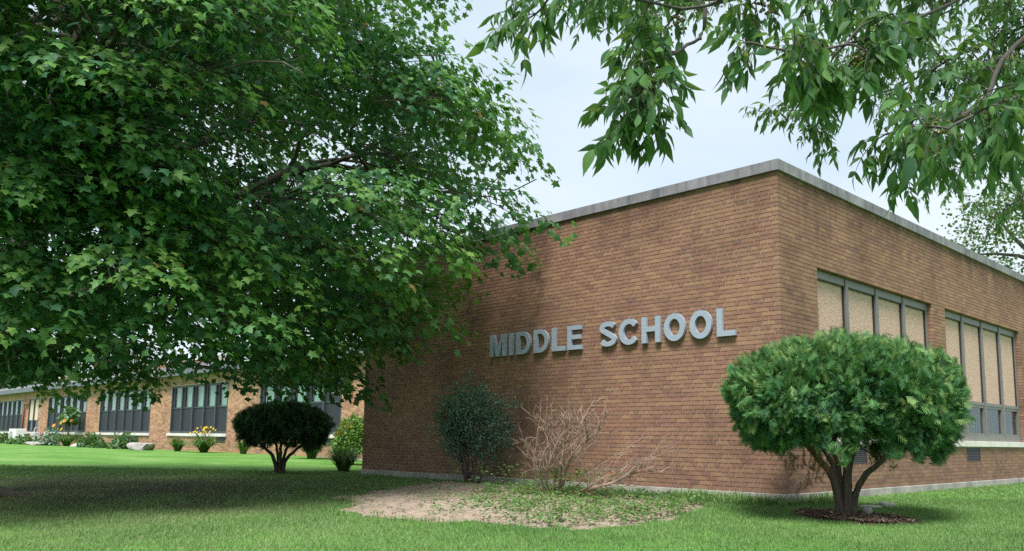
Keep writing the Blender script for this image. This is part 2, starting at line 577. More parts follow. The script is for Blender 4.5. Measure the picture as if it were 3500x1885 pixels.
def lawn_mat():
    mt, n, l, b = new_mat('mown_lawn')
    a = world_noise(n, l, 0.55, 5, 0.6)
    r = ramp(n, [(0.30, (0.070, 0.185, 0.032)), (0.5, (0.118, 0.255, 0.050)), (0.72, (0.190, 0.310, 0.095))])
    l.new(a.outputs['Fac'], r.inputs[0])
    f = world_noise(n, l, 26, 4, 0.75)
    fr = ramp(n, [(0.28, (0.55, 0.58, 0.5)), (0.5, (1, 1, 1)), (0.75, (1.25, 1.2, 1.2))])
    l.new(f.outputs['Fac'], fr.inputs[0])
    c = mixc(n, l, 0.85, r.outputs[0], fr.outputs[0], 'MULTIPLY')
    # worn, rooty ground round the maple trunk
    g = n.new('ShaderNodeNewGeometry')
    vs = n.new('ShaderNodeVectorMath')
    vs.operation = 'DISTANCE'
    vs.inputs[1].default_value = (-8.4, -6.3, -0.25)
    l.new(g.outputs['Position'], vs.inputs[0])
    wn_ = world_noise(n, l, 1.3, 5, 0.7)
    ad = n.new('ShaderNodeMath')
    ad.operation = 'MULTIPLY_ADD'
    ad.inputs[1].default_value = 7.0
    l.new(wn_.outputs['Fac'], ad.inputs[0])
    l.new(vs.outputs['Value'], ad.inputs[2])
    wr_ = ramp(n, [(0.0, (1, 1, 1)), (0.55, (0.75, 0.75, 0.75)), (0.85, (0, 0, 0))])
    dv = n.new('ShaderNodeMath')
    dv.operation = 'DIVIDE'
    dv.inputs[1].default_value = 11.5
    l.new(ad.outputs[0], dv.inputs[0])
    l.new(dv.outputs[0], wr_.inputs[0])
    c = mixc(n, l, wr_.outputs[0], c, (0.085, 0.068, 0.045))
    l.new(c, b.inputs['Base Color'])
    b.inputs['Roughness'].default_value = 0.9
    b.inputs['Specular IOR Level'].default_value = 0.15
    h = world_noise(n, l, 40, 4, 0.8)
    bump(n, l, b, h.outputs['Fac'], 0.8, 0.03)
    return mt


M['lawn'] = lawn_mat()


def soil_mat(name, cols, sc=9):
    mt, n, l, b = new_mat(name)
    a = world_noise(n, l, sc, 7, 0.7)
    r = ramp(n, [(0.30, cols[0]), (0.5, cols[1]), (0.72, cols[2])])
    l.new(a.outputs['Fac'], r.inputs[0])
    l.new(r.outputs[0], b.inputs['Base Color'])
    b.inputs['Roughness'].default_value = 0.97
    b.inputs['Specular IOR Level'].default_value = 0.1
    h = world_noise(n, l, 45, 6, 0.7)
    bump(n, l, b, h.outputs['Fac'], 0.9, 0.02)
    return mt


M['soil'] = soil_mat('dry_tan_soil', [(0.185, 0.142, 0.105), (0.315, 0.252, 0.195), (0.405, 0.335, 0.268)])
M['mulch'] = soil_mat('mulch_soil', [(0.075, 0.050, 0.036), (0.125, 0.088, 0.064), (0.20, 0.148, 0.110)], 14)
M['chip'] = leaf_mat('mulch_chips', [(0, (0.075, 0.048, 0.034)), (0.6, (0.145, 0.096, 0.070)), (1, (0.30, 0.235, 0.18))], 0.0, rough=0.9, spec=0.1)
M['litter'] = leaf_mat('dry_litter', [(0, (0.16, 0.10, 0.06)), (1, (0.36, 0.27, 0.19))], 0.0, rough=0.9, spec=0.1)

# ------------------------------------------------------------------ ground
xs = np.concatenate([np.linspace(-900, -90, 12), np.arange(-84, 14, 0.7), np.linspace(16, 600, 12)])
ys = np.concatenate([np.linspace(-600, -26, 12), np.arange(-24, 14, 0.7), np.linspace(16, 900, 14)])
gx, gy = np.meshgrid(xs, ys, indexing='ij')
gv = np.stack([gx, gy, np.where((np.abs(gx) < 120) & (np.abs(gy) < 120), gz(gx, gy), gz(np.clip(gx, -90, 20), np.clip(gy, -26, 40)))], -1).reshape(-1, 3)
ny = len(ys)
ii, jj = np.meshgrid(np.arange(len(xs) - 1), np.arange(ny - 1), indexing='ij')
a0 = (ii * ny + jj).ravel()
gf = np.stack([a0, a0 + ny, a0 + ny + 1, a0 + 1], 1)
ground = link_mesh('ground', tri_mesh('ground', gv, gf), M['lawn'], None, True)
tag(ground, 'mown green lawn sloping gently down from the brick school', None, None, 'structure')

# ------------------------------------------------------------------ school building: bricks
CO = 0.0677
ST = 0.2032
JT = 0.0115


def courses(s0, s1, ncourse, z0, holes, head_at=5, head_n=6, shift=0.0):
    """brick rectangles (s0,s1,z0,z1) of a wall laid in stretchers with a header course every sixth row"""
    out = []
    for k in range(ncourse):
        za, zb = z0 + k * CO, z0 + (k + 1) * CO
        header = (k % head_n) == head_at
        w = ST / 2 if header else ST
        off = shift + (0 if k % 2 else ST / 2)
        if header: off = shift + ST / 4
        cuts = [(s0, s1)]
        for (h0, h1, hz0, hz1) in holes:
            if zb > hz0 + 0.02 and za < hz1 - 0.02:
                nc = []
                for (c0, c1) in cuts:
                    if h1 <= c0 or h0 >= c1: nc.append((c0, c1)); continue
                    if h0 > c0: nc.append((c0, h0))
                    if h1 < c1: nc.append((h1, c1))
                cuts = nc
        for (c0, c1) in cuts:
            e = [c0]
            j = math.ceil((c0 - off) / w - 1e-6)
            while off + j * w < c1 - 1e-6:
                p = off + j * w
                if p - e[-1] > 0.03: e.append(p)
                j += 1
            if c1 - e[-1] < 0.03 and len(e) > 1: e[-1] = c1
            else: e.append(c1)
            for q in range(len(e) - 1):
                out.append((e[q], e[q + 1], za, zb))
    return np.array(out)


def brick_boxes(B, plane, axis, sign, depth=0.095):
    """corner coordinates of every brick; axis 0: wall runs along x at y=plane, axis 1: along y at x=plane; sign: outward"""
    N = len(B)
    pr = rng.uniform(-0.0015, 0.0025, N)
    s0, s1 = B[:, 0] + JT / 2, B[:, 1] - JT / 2
    z0, z1 = B[:, 2] + JT / 2, B[:, 3] - JT / 2
    jz = rng.normal(0, 0.0008, (N, 2))
    fo = plane + sign * pr
    ba = plane - sign * depth
    V = np.zeros((N, 8, 3))
    order = [(0, 0, 0), (1, 0, 0), (1, 1, 0), (0, 1, 0), (0, 0, 1), (1, 0, 1), (1, 1, 1), (0, 1, 1)]   # s, z, back?
    for k, (a, c, d) in enumerate(order):
        s = s1 if a else s0
        z = (z1 if c else z0) + jz[:, a]
        w = ba if d else fo
        if axis == 0: V[:, k] = np.stack([s, np.broadcast_to(w, s.shape), z], 1)
        else: V[:, k] = np.stack([np.broadcast_to(w, s.shape), s, z], 1)
    return V


BF = np.array([(0, 1, 2, 3), (0, 4, 5, 1), (1, 5, 6, 2), (2, 6, 7, 3), (3, 7, 4, 0)])


def lay_bricks(V, parent_wall, mat_many, mat_one, score, n_single, prefix):
    """the n_single bricks that show largest become objects of their own, the rest one joined part"""
    order = np.argsort(-score)
    single = order[:n_single]
    rest = order[n_single:]
    R_ = V[rest]
    N = len(R_)
    F = BF[None] + (np.arange(N) * 8)[:, None, None]
    me = tri_mesh(prefix, R_.reshape(-1, 3), F.reshape(-1, 4), {'tint': np.repeat(rng.random(N), 8)})
    field = link_mesh('brick_field', me, mat_many, parent_wall)
    field['kind'] = 'stuff'
    w = world_loc(parent_wall)
    shared = {}
    for i in single:
        c = V[i].mean(0)
        key = tuple(np.round((V[i].max(0) - V[i].min(0)) / 0.004).astype(int))
        me = shared.get(key)
        if me is None:
            me = bpy.data.meshes.new('brick')
            me.from_pydata([tuple(q) for q in V[i] - c], [], [tuple(q) for q in BF])
            me.materials.append(mat_one)
            me.update()
            shared[key] = me
        o = bpy.data.objects.new('brick', me)
        COL.objects.link(o)
        o.parent = parent_wall
        o.location = (c[0] - w[0] + parent_wall.location[0] * 0, c[1] - w[1], c[2] - w[2])


def screen_area(V):
    c = V.mean(1)
    u, v, z = project(c)
    p = [project(V[:, k]) for k in range(4)]
    area = 0
    for k in range(4):
        q = (k + 1) % 4
        area = area + p[k][0] * p[q][1] - p[q][0] * p[k][1]
    area = np.abs(area) / 2
    area = np.where((u > 30) & (u < 3470) & (v > 30) & (v < 1860) & (z > 0), area, 0)
    hid = ((u - 2880) / 440) ** 2 + ((v - 1370) / 245) ** 2 < 1                     # behind the clipped evergreen
    return np.where(hid, area * 0.01, area)


XL, YB = -10.57, 26.0
HB = 70 * CO
WIN1, WIN2 = (1.18, 5.93), (6.63, 11.47)
WZ0, WZ1 = 0.69, 3.46
VENTS = [(2.02, 2.72, 0.406, 0.677), (7.49, 8.25, 0.406, 0.677)]
school = empty('school_building', (0, 0, 0), 'brown brick school block with a grey stone coping and metal letters on its side', 'building')

core = MB()
core.box(XL + 0.011, -0.011, 0.011, 0.30, -0.05, HB)                               # front
core.box(XL + 0.008, XL + 0.3, 0.301, YB, -0.05, HB)                               # left
core.box(XL + 0.301, -0.301, YB - 0.3, YB - 0.001, -0.05, HB)                      # back
zs = [(-0.05, WZ0, 0.301, YB), (WZ1, HB, 0.301, YB)]
for (z0, z1, y0, y1) in zs: core.box(-0.30, -0.011, y0, y1, z0, z1)
for (y0, y1) in ((0.301, WIN1[0] - 0.016), (WIN1[1] + 0.016, WIN2[0] - 0.016), (WIN2[1] + 0.016, YB)): core.box(-0.30, -0.0111, y0, y1, WZ0 + 0.0005, WZ1 - 0.0005)
wall = core.build('wall', M['mortar'], school)

fb = courses(XL, 0.0, 70, 0.0, [])
rb = courses(0.0, 13.2, 70, 0.0, [(*WIN1, WZ0, WZ1), (*WIN2, WZ0, WZ1)] + VENTS, shift=ST / 2 - 0.1)
rb_far = courses(13.2, YB, 70, 0.0, [], shift=ST / 2 - 0.1)
fb_in = fb.copy()
fV = brick_boxes(fb_in, 0.0, 0, -1)
rb2 = rb.copy()
rb2[:, 0] = np.where(rb2[:, 0] < 1e-6, rb2[:, 0] + 0.0905, rb2[:, 0])               # behind the front bricks' ends
rb2 = rb2[rb2[:, 1] - rb2[:, 0] > 0.02]
rV = brick_boxes(rb2, 0.0, 1, 1)
# front bricks at the corner must show their ends on the other wall: align their faces
corner = fb[:, 1] > -1e-6
fV[corner, 1, 0] = fV[corner, 2, 0] = fV[corner, 5, 0] = fV[corner, 6, 0] = 0.0005
allV = np.concatenate([fV, rV, brick_boxes(rb_far, 0.0, 1, 1)])
lay_bricks(allV, wall, M['brick'], M['brick_one'], screen_area(allV), 300, 'main_bricks')

foot = MB()
foot.box(XL - 0.03, 0.03, -0.03, 0.25, -0.75, -0.0045)
foot.box(-0.25, 0.0301, 0.2505, YB, -0.75, -0.0046)
foot.build('footing', M['concrete'], school, bevel=0.008)

roofm = MB()
roofm.box(XL + 0.31, -0.31, 0.31, YB - 0.31, 4.55, 4.66)
roofm.build('roof', M['roof'], school)

# coping stones, mitred at the corner, one object each
CZ0, CZ1, OV = HB + 0.002, HB + 0.178, 0.045
fj = [0.0, -0.97, -2.02, -3.10, -4.19, -5.27, -6.35, -7.43, -8.5, -9.55, XL]
for k in range(len(fj) - 1):
    x1, x0 = fj[k] - (0.003 if k else -OV), fj[k + 1] + (0.003 if k < len(fj) - 2 else -OV)
    c = MB()
    v = [(x0, -OV), (x1, -OV), (x1 if k else x1 - 0.39, 0.345), (x0, 0.345)]
    c.poly([(*p, CZ0) for p in v[::-1]]).poly([(*p, CZ1 - (0.012 if i < 2 else 0)) for i, p in enumerate(v)])
    for i in range(4):
        j = (i + 1) % 4
        c.poly([(*v[i], CZ0), (*v[j], CZ0), (*v[j], CZ1 - (0.012 if j < 2 else 0)), (*v[i], CZ1 - (0.012 if i < 2 else 0))])
    c.build('coping_stone', M['coping'], school)
rj = [0.0, 0.36, 1.37, 2.04, 3.1, 4.2, 5.3, 6.4, 7.5, 8.6, 9.7, 10.74, 11.8, 12.9, 14.0, 16.0, 18.0, 20.0, 22.0, 24.0, YB]
for k in range(len(rj) - 1):
    y0, y1 = rj[k] + (0.003 if k else -OV), rj[k + 1] - 0.003
    c = MB()
    v = [(OV, y0), (OV, y1), (-0.345, y1), (-0.345, y0 if k else y0 + 0.39)]
    hz = [CZ1 - 0.012, CZ1 - 0.012, CZ1, CZ1]
    c.poly([(*p, CZ0) for p in v[::-1]]).poly([(*p, hz[i]) for i, p in enumerate(v)])
    for i in range(4):
        j = (i + 1) % 4
        c.poly([(*v[i], CZ0), (*v[j], CZ0), (*v[j], hz[j]), (*v[i], hz[i])])
    c.build('coping_stone', M['coping'], school)
# coping on the two hidden sides
MB().box(XL - OV, XL + 0.345, 0.346, YB, CZ0, CZ1).build('coping_stone', M['coping'], school)
MB().box(XL + 0.346, -0.346, YB - 0.345, YB + OV, CZ0, CZ1).build('coping_stone', M['coping'], school)


def main_window(y0, y1):
    """recessed four-bay window: pebbled infill above, small glazed lights below"""
    win = MB()
    xo = -0.085                                     # front plane of the frame
    H0, H1 = 0.815, WZ1 - 0.012
    n = 4
    ms = [y0 + (y1 - y0) * k / n for k in range(n + 1)]
    mw = 0.062
    # outer rails, and bay posts in two steps
    win.box(xo - 0.10, xo + 0.012, y0 + 0.004, y1 - 0.004, H0, H0 + 0.115)
    w = win.build('window', M['frame'], school, bevel=0.006)
    MB().box(xo - 0.10, xo, y0 + 0.004, y1 - 0.004, H1 - 0.13, H1).build('head_rail', M['frame'], w, bevel=0.006)
    for k in range(n + 1):
        p = MB()
        a, b = ms[k] - mw, ms[k] + mw
        if k == 0: a, b = y0 + 0.004, y0 + 0.10
        if k == n: a, b = y1 - 0.10, y1 - 0.004
        p.box(xo - 0.098, xo + 0.004, a, b, H0 + 0.116, H1 - 0.131)
        if 0 < k < n:
            p.box(xo + 0.0042, xo + 0.016, ms[k] - 0.048, ms[k] - 0.006, H0 + 0.117, H1 - 0.01)
            p.box(xo + 0.0042, xo + 0.016, ms[k] + 0.006, ms[k] + 0.048, H0 + 0.117, H1 - 0.01)
        p.build('mullion', M['frame'], w)
    for k in range(n):
        a = ms[k] + (mw if k else 0.10)
        b = ms[k + 1] - (mw if k < n - 1 else 0.10)
        MB().box(xo - 0.07, xo - 0.045, a, b, 1.652, H1 - 0.131).build('infill_panel', M['pebble'], w)
        g = MB()                                     # dark gasket round the panel
        g.box(xo - 0.0449, xo - 0.012, a, b, H1 - 0.146, H1 - 0.1312)
        g.box(xo - 0.0449, xo - 0.012, a, a + 0.014, 1.653, H1 - 0.1465)
        g.box(xo - 0.0449, xo - 0.012, b - 0.014, b, 1.653, H1 - 0.1465)
        g.build('gasket', M['gasket'], w)
        t = MB().box(xo - 0.09, xo + 0.006, a, b, 1.588, 1.651)
        t.build('transom', M['frame'], w)
        s = MB()
        s.box(xo - 0.06, xo - 0.004, a, b, 1.53, 1.5875)
        s.box(xo - 0.06, xo - 0.004, a, b, H0 + 0.1165, H0 + 0.17)
        s.box(xo - 0.06, xo - 0.0041, a, a + 0.05, H0 + 0.1705, 1.5295)
        s.box(xo - 0.06, xo - 0.0041, b - 0.05, b, H0 + 0.1705, 1.5295)
        s.build('sash', M['frame'], w)
        MB().box(xo - 0.045, xo - 0.040, a + 0.05, b - 0.05, H0 + 0.17, 1.53).build('pane', M['glass'], w)
        bl = MB()                                    # blind cords and slatted blind behind
        for q in range(7):
            yy = a + 0.06 + (b - a - 0.12) * q / 6
            bl.box(xo - 0.12, xo - 0.115, yy - 0.004, yy + 0.004, H0 + 0.1, 1.58)
        bl.build('blind', M['blind'], w)
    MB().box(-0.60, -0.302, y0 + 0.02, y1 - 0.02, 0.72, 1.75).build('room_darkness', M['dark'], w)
    sl = MB()
    sl.box(-0.20, 0.045, y0 - 0.0, y1 + 0.0, WZ0 + 0.006, 0.812)
    s = sl.build('sill', M['lime'], school, bevel=0.006)


for yw in (WIN1, WIN2): main_window(*yw)
for (y0, y1, z0, z1) in VENTS:
    v = MB()
    v.box(-0.0105, 0.008, y0 + 0.003, y0 + 0.03, z0 + 0.004, z1 - 0.004)
    v.box(-0.0105, 0.008, y1 - 0.03, y1 - 0.003, z0 + 0.004, z1 - 0.004)
    v.box(-0.0105, -0.009, y0 + 0.0305, y1 - 0.0305, z0 + 0.004, z1 - 0.004)
    vo = v.build('vent', M['louvre'], school)
    for q in range(8):
        zz = z0 + 0.010 + q * (z1 - z0 - 0.02) / 8
        s = MB()
        ya, yb = y0 + 0.031, y1 - 0.031
        s.poly([(0.006, ya, zz), (0.006, yb, zz), (-0.008, yb, zz + 0.026), (-0.008, ya, zz + 0.026)])
        s.poly([(-0.008, ya, zz + 0.020), (-0.008, yb, zz + 0.020), (0.006, yb, zz - 0.006), (0.006, ya, zz - 0.006)])
        s.poly([(0.006, ya, zz - 0.006), (0.006, yb, zz - 0.006), (0.006, yb, zz), (0.006, ya, zz)])
        s.build('slat', M['louvre'], vo)


# ------------------------------------------------------------------ sign letters
def arc(cx, cy, rx, ry, a0, a1, n=24):
    return [(cx + rx * math.cos(rad(a0 + (a1 - a0) * i / n)), cy + ry * math.sin(rad(a0 + (a1 - a0) * i / n))) for i in range(n + 1)]


def stroke(path, t0, t1=None):
    """outline of a band of varying width along a path"""
    P = np.array(path)
    d = np.gradient(P, axis=0)
    d = d / np.linalg.norm(d, axis=1)[:, None]
    nn = np.stack([-d[:, 1], d[:, 0]], 1)
    th = t0 if t1 is None else t1
    w = np.array([t0 * abs(a) + th * (1 - abs(a)) for a in np.abs(d[:, 1])])[:, None] / 2
    return [tuple(q) for q in P + nn * w] + [tuple(q) for q in (P - nn * w)[::-1]]


def glyph(ch, w, h, t):
    if ch == 'I': return [[(0, 0), (w, 0), (w, h), (0, h)]]
    if ch == 'L': return [[(0, 0), (w, 0), (w, t * .86), (t, t * .86), (t, h), (0, h)]]
    if ch == 'E':
        e = t * .82
        m0, m1 = h * .52 - e / 2, h * .52 + e / 2
        return [[(0, 0), (w, 0), (w, e), (t, e), (t, m0), (w * .93, m0), (w * .93, m1), (t, m1), (t, h - e), (w * .98, h - e), (w * .98, h), (0, h)]]
    if ch == 'H':
        m0, m1 = h * .52 - t * .42, h * .52 + t * .42
        return [[(0, 0), (t, 0), (t, m0), (w - t, m0), (w - t, 0), (w, 0), (w, h), (w - t, h), (w - t, m1), (t, m1), (t, h), (0, h)]]
    if ch == 'M':
        s = t * .93
        return [[(0, 0), (s, 0), (s, h * .74), (w / 2 - s * .46, 0), (w / 2 + s * .46, 0), (w - s, h * .74), (w - s, 0), (w, 0), (w, h), (w - s * 1.42, h), (w / 2, h * .30), (s * 1.42, h), (0, h)]]
    if ch == 'D':
        r = min(w * .60, h / 2)
        o = [(0, 0)] + arc(w - r, h / 2, r, h / 2, -90, 90) + [(0, h)]
        e = t * .84
        ri = r - t * .98
        i = [(t, e)] + arc(w - r, h / 2, ri, h / 2 - e, -90, 90) + [(t, h - e)]
        return [o, i]
    if ch == 'O':
        return [arc(w / 2, h / 2, w / 2, h / 2 + .008, 0, 360, 48)[:-1], arc(w / 2, h / 2, w / 2 - t, h / 2 - t * .86, 0, 360, 48)[:-1]]
    if ch == 'C':
        p = arc(w * .53, h / 2, w * .53 - t / 2, h / 2 - t * .42, 38, 322, 44)
        return ('strip', stroke(p, t, t * .88))
    if ch == 'S':
        e = t * .43
        rx = w / 2 - t * .47
        tp = arc(w / 2, h * .742, rx * .96, h * .258 - e, 18, 232, 30)
        bt = arc(w / 2, h * .268, rx, h * .268 - e, 52, -162, 30)
        P = np.array(tp + bt)
        for _ in range(3):
            d = np.concatenate([[0], np.cumsum(np.linalg.norm(np.diff(P, axis=0), axis=1))])
            q = np.linspace(0, d[-1], 72)
            P = np.stack([np.interp(q, d, P[:, 0]), np.interp(q, d, P[:, 1])], 1)
            P[1:-1] = P[1:-1] * .5 + (P[:-2] + P[2:]) * .25
        return ('strip', stroke(P, t * .98, t * .84))


LET = [('M', -6.23, -5.77), ('I', -5.685, -5.575), ('D', -5.49, -5.10), ('D', -5.02, -4.63), ('L', -4.555, -4.22), ('E', -4.17, -3.83),
       ('S', -3.42, -3.04), ('C', -2.99, -2.58), ('H', -2.51, -2.13), ('O', -2.06, -1.65), ('O', -1.57, -1.16), ('L', -1.075, -0.75)]
sign = empty('wall_sign', (-3.45, 0, 2.32), 'raised brushed grey metal lettering MIDDLE SCHOOL fixed to the brick wall', 'sign')
for ch, x0, x1 in LET:
    x0, x1 = x0 + 0.04, x1 + 0.032
    gl_ = glyph(ch, x1 - x0, 0.435, 0.097)
    if gl_[0] == 'strip':                                  # a band: front, back and edge faces
        o2 = gl_[1]
        n2 = len(o2) // 2
        mb = MB()
        mb.v = [(x0 + a, -0.068, 2.322 + b) for a, b in o2] + [(x0 + a, -0.016, 2.322 + b) for a, b in o2]
        m2 = 2 * n2
        for i in range(n2 - 1):
            q = (i, i + 1, m2 - 2 - i, m2 - 1 - i)
            mb.f.append(q)
            mb.f.append(tuple(m2 + k for k in q[::-1]))
        for i in range(m2):
            j = (i + 1) % m2
            mb.f.append((i, m2 + i, m2 + j, j))
        lo = mb.build('letter', M['letter'], sign)
        bmx = bmesh.new(); bmx.from_mesh(lo.data); bmesh.ops.recalc_face_normals(bmx, faces=bmx.faces); bmx.to_mesh(lo.data); bmx.free()
        continue
    cu = bpy.data.curves.new('letter', 'CURVE')
    cu.dimensions = '2D'
    cu.fill_mode = 'BOTH'
    cu.extrude = 0.026
    for pl in gl_:
        sp = cu.splines.new('POLY')
        sp.points.add(len(pl) - 1)
        for q, (a, b) in zip(sp.points, pl): q.co = (a, b, 0, 1)
        sp.use_cyclic_u = True
    tmp = bpy.data.objects.new('tmp', cu)
    COL.objects.link(tmp)
    bpy.context.view_layer.update()
    me = bpy.data.meshes.new_from_object(tmp.evaluated_get(bpy.context.evaluated_depsgraph_get()))
    bpy.data.objects.remove(tmp)
    me.name = 'letter'
    # lay upright: local x -> world x, local y -> world z, extrusion -> world y
    me.transform(Matrix(((1, 0, 0, x0), (0, 0, -1, -0.042), (0, 1, 0, 2.322), (0, 0, 0, 1))))
    me.materials.clear()
    lo = link_mesh('letter', me, M['letter'], sign)
    pin = MB()
    for px_ in (x0 + 0.06, x1 - 0.08):
        pin.box(px_ - 0.008, px_ + 0.008, -0.02, 0.01, 2.40, 2.416)
    pin.build('fixing_pin', M['gasket'], lo)

# ------------------------------------------------------------------ classroom wing
YW = 5.59
WXL = -92.0
wingb = empty('classroom_wing', (-40, YW, 0), 'long low tan brick classroom wing with rows of dark windows behind the lawn', 'building')
WZ_0, WZ_1 = 0.68, 3.09
GR = [(-68.8, -61.27, 6), (-59.75, -57.35, 2), (-55.25, -47.73, 6), (-45.4, -37.95, 6), (-35.38, -29.30, 5), (-26.4, -20.25, 5)]
WV = [(-62.9, -62.0, 0.40, 0.68), (-49.9, -48.9, 0.40, 0.68), (-40.3, -39.3, 0.40, 0.68), (-30.3, -29.35, 0.40, 0.68), (-21.9, -20.4, 0.40, 0.68)]
wc = MB()
wc.box(WXL, XL - 0.001, YW + 0.008, YW + 0.3, -0.05, WZ_0)
wc.box(WXL, XL - 0.001, YW + 0.008, YW + 0.3, WZ_1, 3.62)
edges = [WXL] + [e for g in GR for e in (g[0] - 0.0, g[1] + 0.0)] + [XL - 0.001]
for k in range(0, len(edges), 2): wc.box(edges[k], edges[k + 1], YW + 0.0081, YW + 0.3, WZ_0 + 0.0004, WZ_1 - 0.0004)
wwall = wc.build('wall', M['wmortar'], wingb)
wb = courses(-76.0, XL - 0.01, 52, 0.0, [(g[0], g[1], WZ_0, WZ_1) for g in GR] + WV)
wV = brick_boxes(wb, YW, 0, -1)
sc_ = screen_area(wV)
uu, vv, zz_ = project(wV.mean(1))
sc_ = np.where((uu < 1255) & (vv > 1300), sc_, 0)
lay_bricks(wV, wwall, M['wbrick'], M['wbrick_one'], sc_, 300, 'wing_bricks')
MB().box(WXL, XL - 0.04, YW - 0.02, YW + 0.25, -0.7, -0.004).build('footing', M['concrete'], wingb)
# flat roof with a two-step metal edge
MB().box(WXL, XL - 0.005, YW - 0.38, YW + 9, 3.545, 3.60).build('soffit', M['soffit'], wingb)
fx = WXL
while fx < XL - 0.01:
    nx = min(fx + 3.05, XL - 0.006)
    MB().box(fx + 0.004, nx - 0.004, YW - 0.42, YW - 0.381, 3.535, 3.83).build('fascia_panel', M['fascia'], wingb)
    fx = nx
MB().box(WXL, XL - 0.006, YW - 0.435, YW + 0.2, 3.831, 3.848).build('drip_edge', M['white'], wingb)
MB().box(WXL, XL - 0.006, YW + 0.201, YW + 9, 3.601, 4.10).build('roof_edge', M['roofedge'], wingb)


def wing_window(x0, x1, n, tall_panel=False):
    yo = YW + 0.05
    w = MB().box(x0 + 0.004, x1 - 0.004, yo - 0.01, yo + 0.1, 0.815, 0.93).build('window', M['wframe'], wingb)
    MB().box(x0 + 0.004, x1 - 0.004, yo, yo + 0.1, WZ_1 - 0.09, WZ_1 - 0.004).build('head_rail', M['wframe'], w)
    ms = [x0 + (x1 - x0) * k / n for k in range(n + 1)]
    for k in range(n + 1):
        a, b = ms[k] - 0.055, ms[k] + 0.055
        if k == 0: a, b = x0 + 0.004, x0 + 0.08
        if k == n: a, b = x1 - 0.08, x1 - 0.004
        MB().box(a, b, yo - 0.055, yo + 0.1, 0.9305, WZ_1 - 0.0905).build('mullion', M['wframe'], w)
    for k in range(n):
        a, b = ms[k] + (0.055 if k else 0.08), ms[k + 1] - (0.055 if k < n - 1 else 0.08)
        if tall_panel:
            MB().box(a, b, yo + 0.03, yo + 0.05, 1.62, WZ_1 - 0.091).build('infill_panel', M['beigepanel'], w)
            MB().box(a, b, yo + 0.01, yo + 0.06, 1.55, 1.6195).build('transom', M['wframe'], w)
            MB().box(a, b, yo + 0.03, yo + 0.035, 0.93, 1.55).build('pane', M['glass'], w)
            continue
        MB().box(a, b, yo + 0.005, yo + 0.06, 1.985, 2.05).build('transom', M['wframe'], w)
        st = MB().box(a, a + 0.24, yo + 0.002, yo + 0.06, 2.0505, WZ_1 - 0.091)
        st.build('side_panel', M['screen'], w)
        MB().box(a, b, yo + 0.03, yo + 0.04, 0.931, 1.9845).build('insect_screen', M['screen'], w)
        MB().box(a + 0.2405, b, yo + 0.03, yo + 0.034, 2.0505, WZ_1 - 0.091).build('pane', M['glass'], w)
        if not (n == 5 and k == 4 and x1 > -21):
            MB().box(a + 0.36, b + 0.02, yo + 0.06, yo + 0.066, 2.05, WZ_1 - 0.1).build('blind', M['blind'], w)
        else:
            for zz in (2.33, 2.47):
                MB().box(a + 0.2, b + 0.3, yo + 0.13, yo + 0.15, zz, zz + 0.045).build('tube_bar', M['lampbar'], w)  # pale bars standing for ceiling tubes behind the pane without a blind
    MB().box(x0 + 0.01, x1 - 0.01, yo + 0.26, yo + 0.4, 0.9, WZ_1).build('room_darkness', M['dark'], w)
    s = MB().box(x0 - 0.22, x1 + 0.05, YW - 0.075, YW + 0.0485, 0.69, 0.812)
    s.build('sill', M['lime'], wingb, bevel=0.006)


for g in GR: wing_window(*g, tall_panel=(g[2] == 2))
for (a, b, z0, z1) in WV:
    v = MB().box(a + 0.005, b - 0.005, YW + 0.002, YW + 0.0075, z0 + 0.005, z1 - 0.005).build('vent', M['louvre'], wingb)
    for q in range(6):
        zz = z0 + 0.02 + q * (z1 - z0 - 0.03) / 6
        MB().box(a + 0.01, b - 0.01, YW - 0.010, YW + 0.0015, zz, zz + 0.022).build('slat', M['louvre'], v)
p = MB()
p.tube([(-60.45, YW - 0.12, 0.35), (-60.45, YW - 0.12, 2.62), (-60.38, YW - 0.12, 2.72), (-60.1, YW - 0.12, 2.74), (-59.6, YW - 0.12, 2.74)], [0.065] * 5, 8)
tag(p.build('drain_pipe', M['pipe'], None, True), 'dark red pipe running up the wing wall beside the narrow window', 'pipe')

# taller brick block seen above the wing roof
hb = empty('roof_block', (-70, 14, 0), 'orange brick block rising behind the flat roof of the classroom wing', 'building')
hx0, hx1 = -84.0, -49.0
hb_core = MB().box(hx0 + 0.01, hx1 - 0.01, 14.01, 22, 3.9, 6.0).build('wall', M['wmortar'], hb)
hv = brick_boxes(courses(hx0, hx1, 32, 3.85, [], head_at=9, head_n=10), 14.0, 0, -1)
me = tri_mesh('block_bricks', hv.reshape(-1, 3), (BF[None] + (np.arange(len(hv)) * 8)[:, None, None]).reshape(-1, 4), {'tint': np.repeat(rng.random(len(hv)), 8)})
link_mesh('brick_field', me, M['wbrick'], hb_core)['kind'] = 'stuff'
for q in range(7):
    a = hx0 + 5 * q
    MB().box(a + 0.005, min(a + 5, hx1) - 0.005, 13.95, 22.05, 6.02, 6.14).build('coping_stone', M['lime'], hb)

# ------------------------------------------------------------------ foliage shapes
mh = [(0.0, 0.0), (0.40, -0.03), (0.29, 0.20), (0.60, 0.44), (0.26, 0.52), (0.20, 0.70)]
mo = [(x, y) for x, y in mh] + [(0, 1.0)] + [(-x, y) for x, y in mh[:0:-1]]
MAPLE_V, MAPLE_F = fan([(x, y, -0.30 * x * x - 0.16 * y * y + 0.05 * abs(x)) for x, y in mo], (0, 0.30, 0.03))
MAPLE_V[:, 1] -= 0.02

ash_half = [(0.0, 0.0), (0.10, 0.10), (0.19, 0.30), (0.20, 0.48), (0.13, 0.72), (0.05, 0.90)]


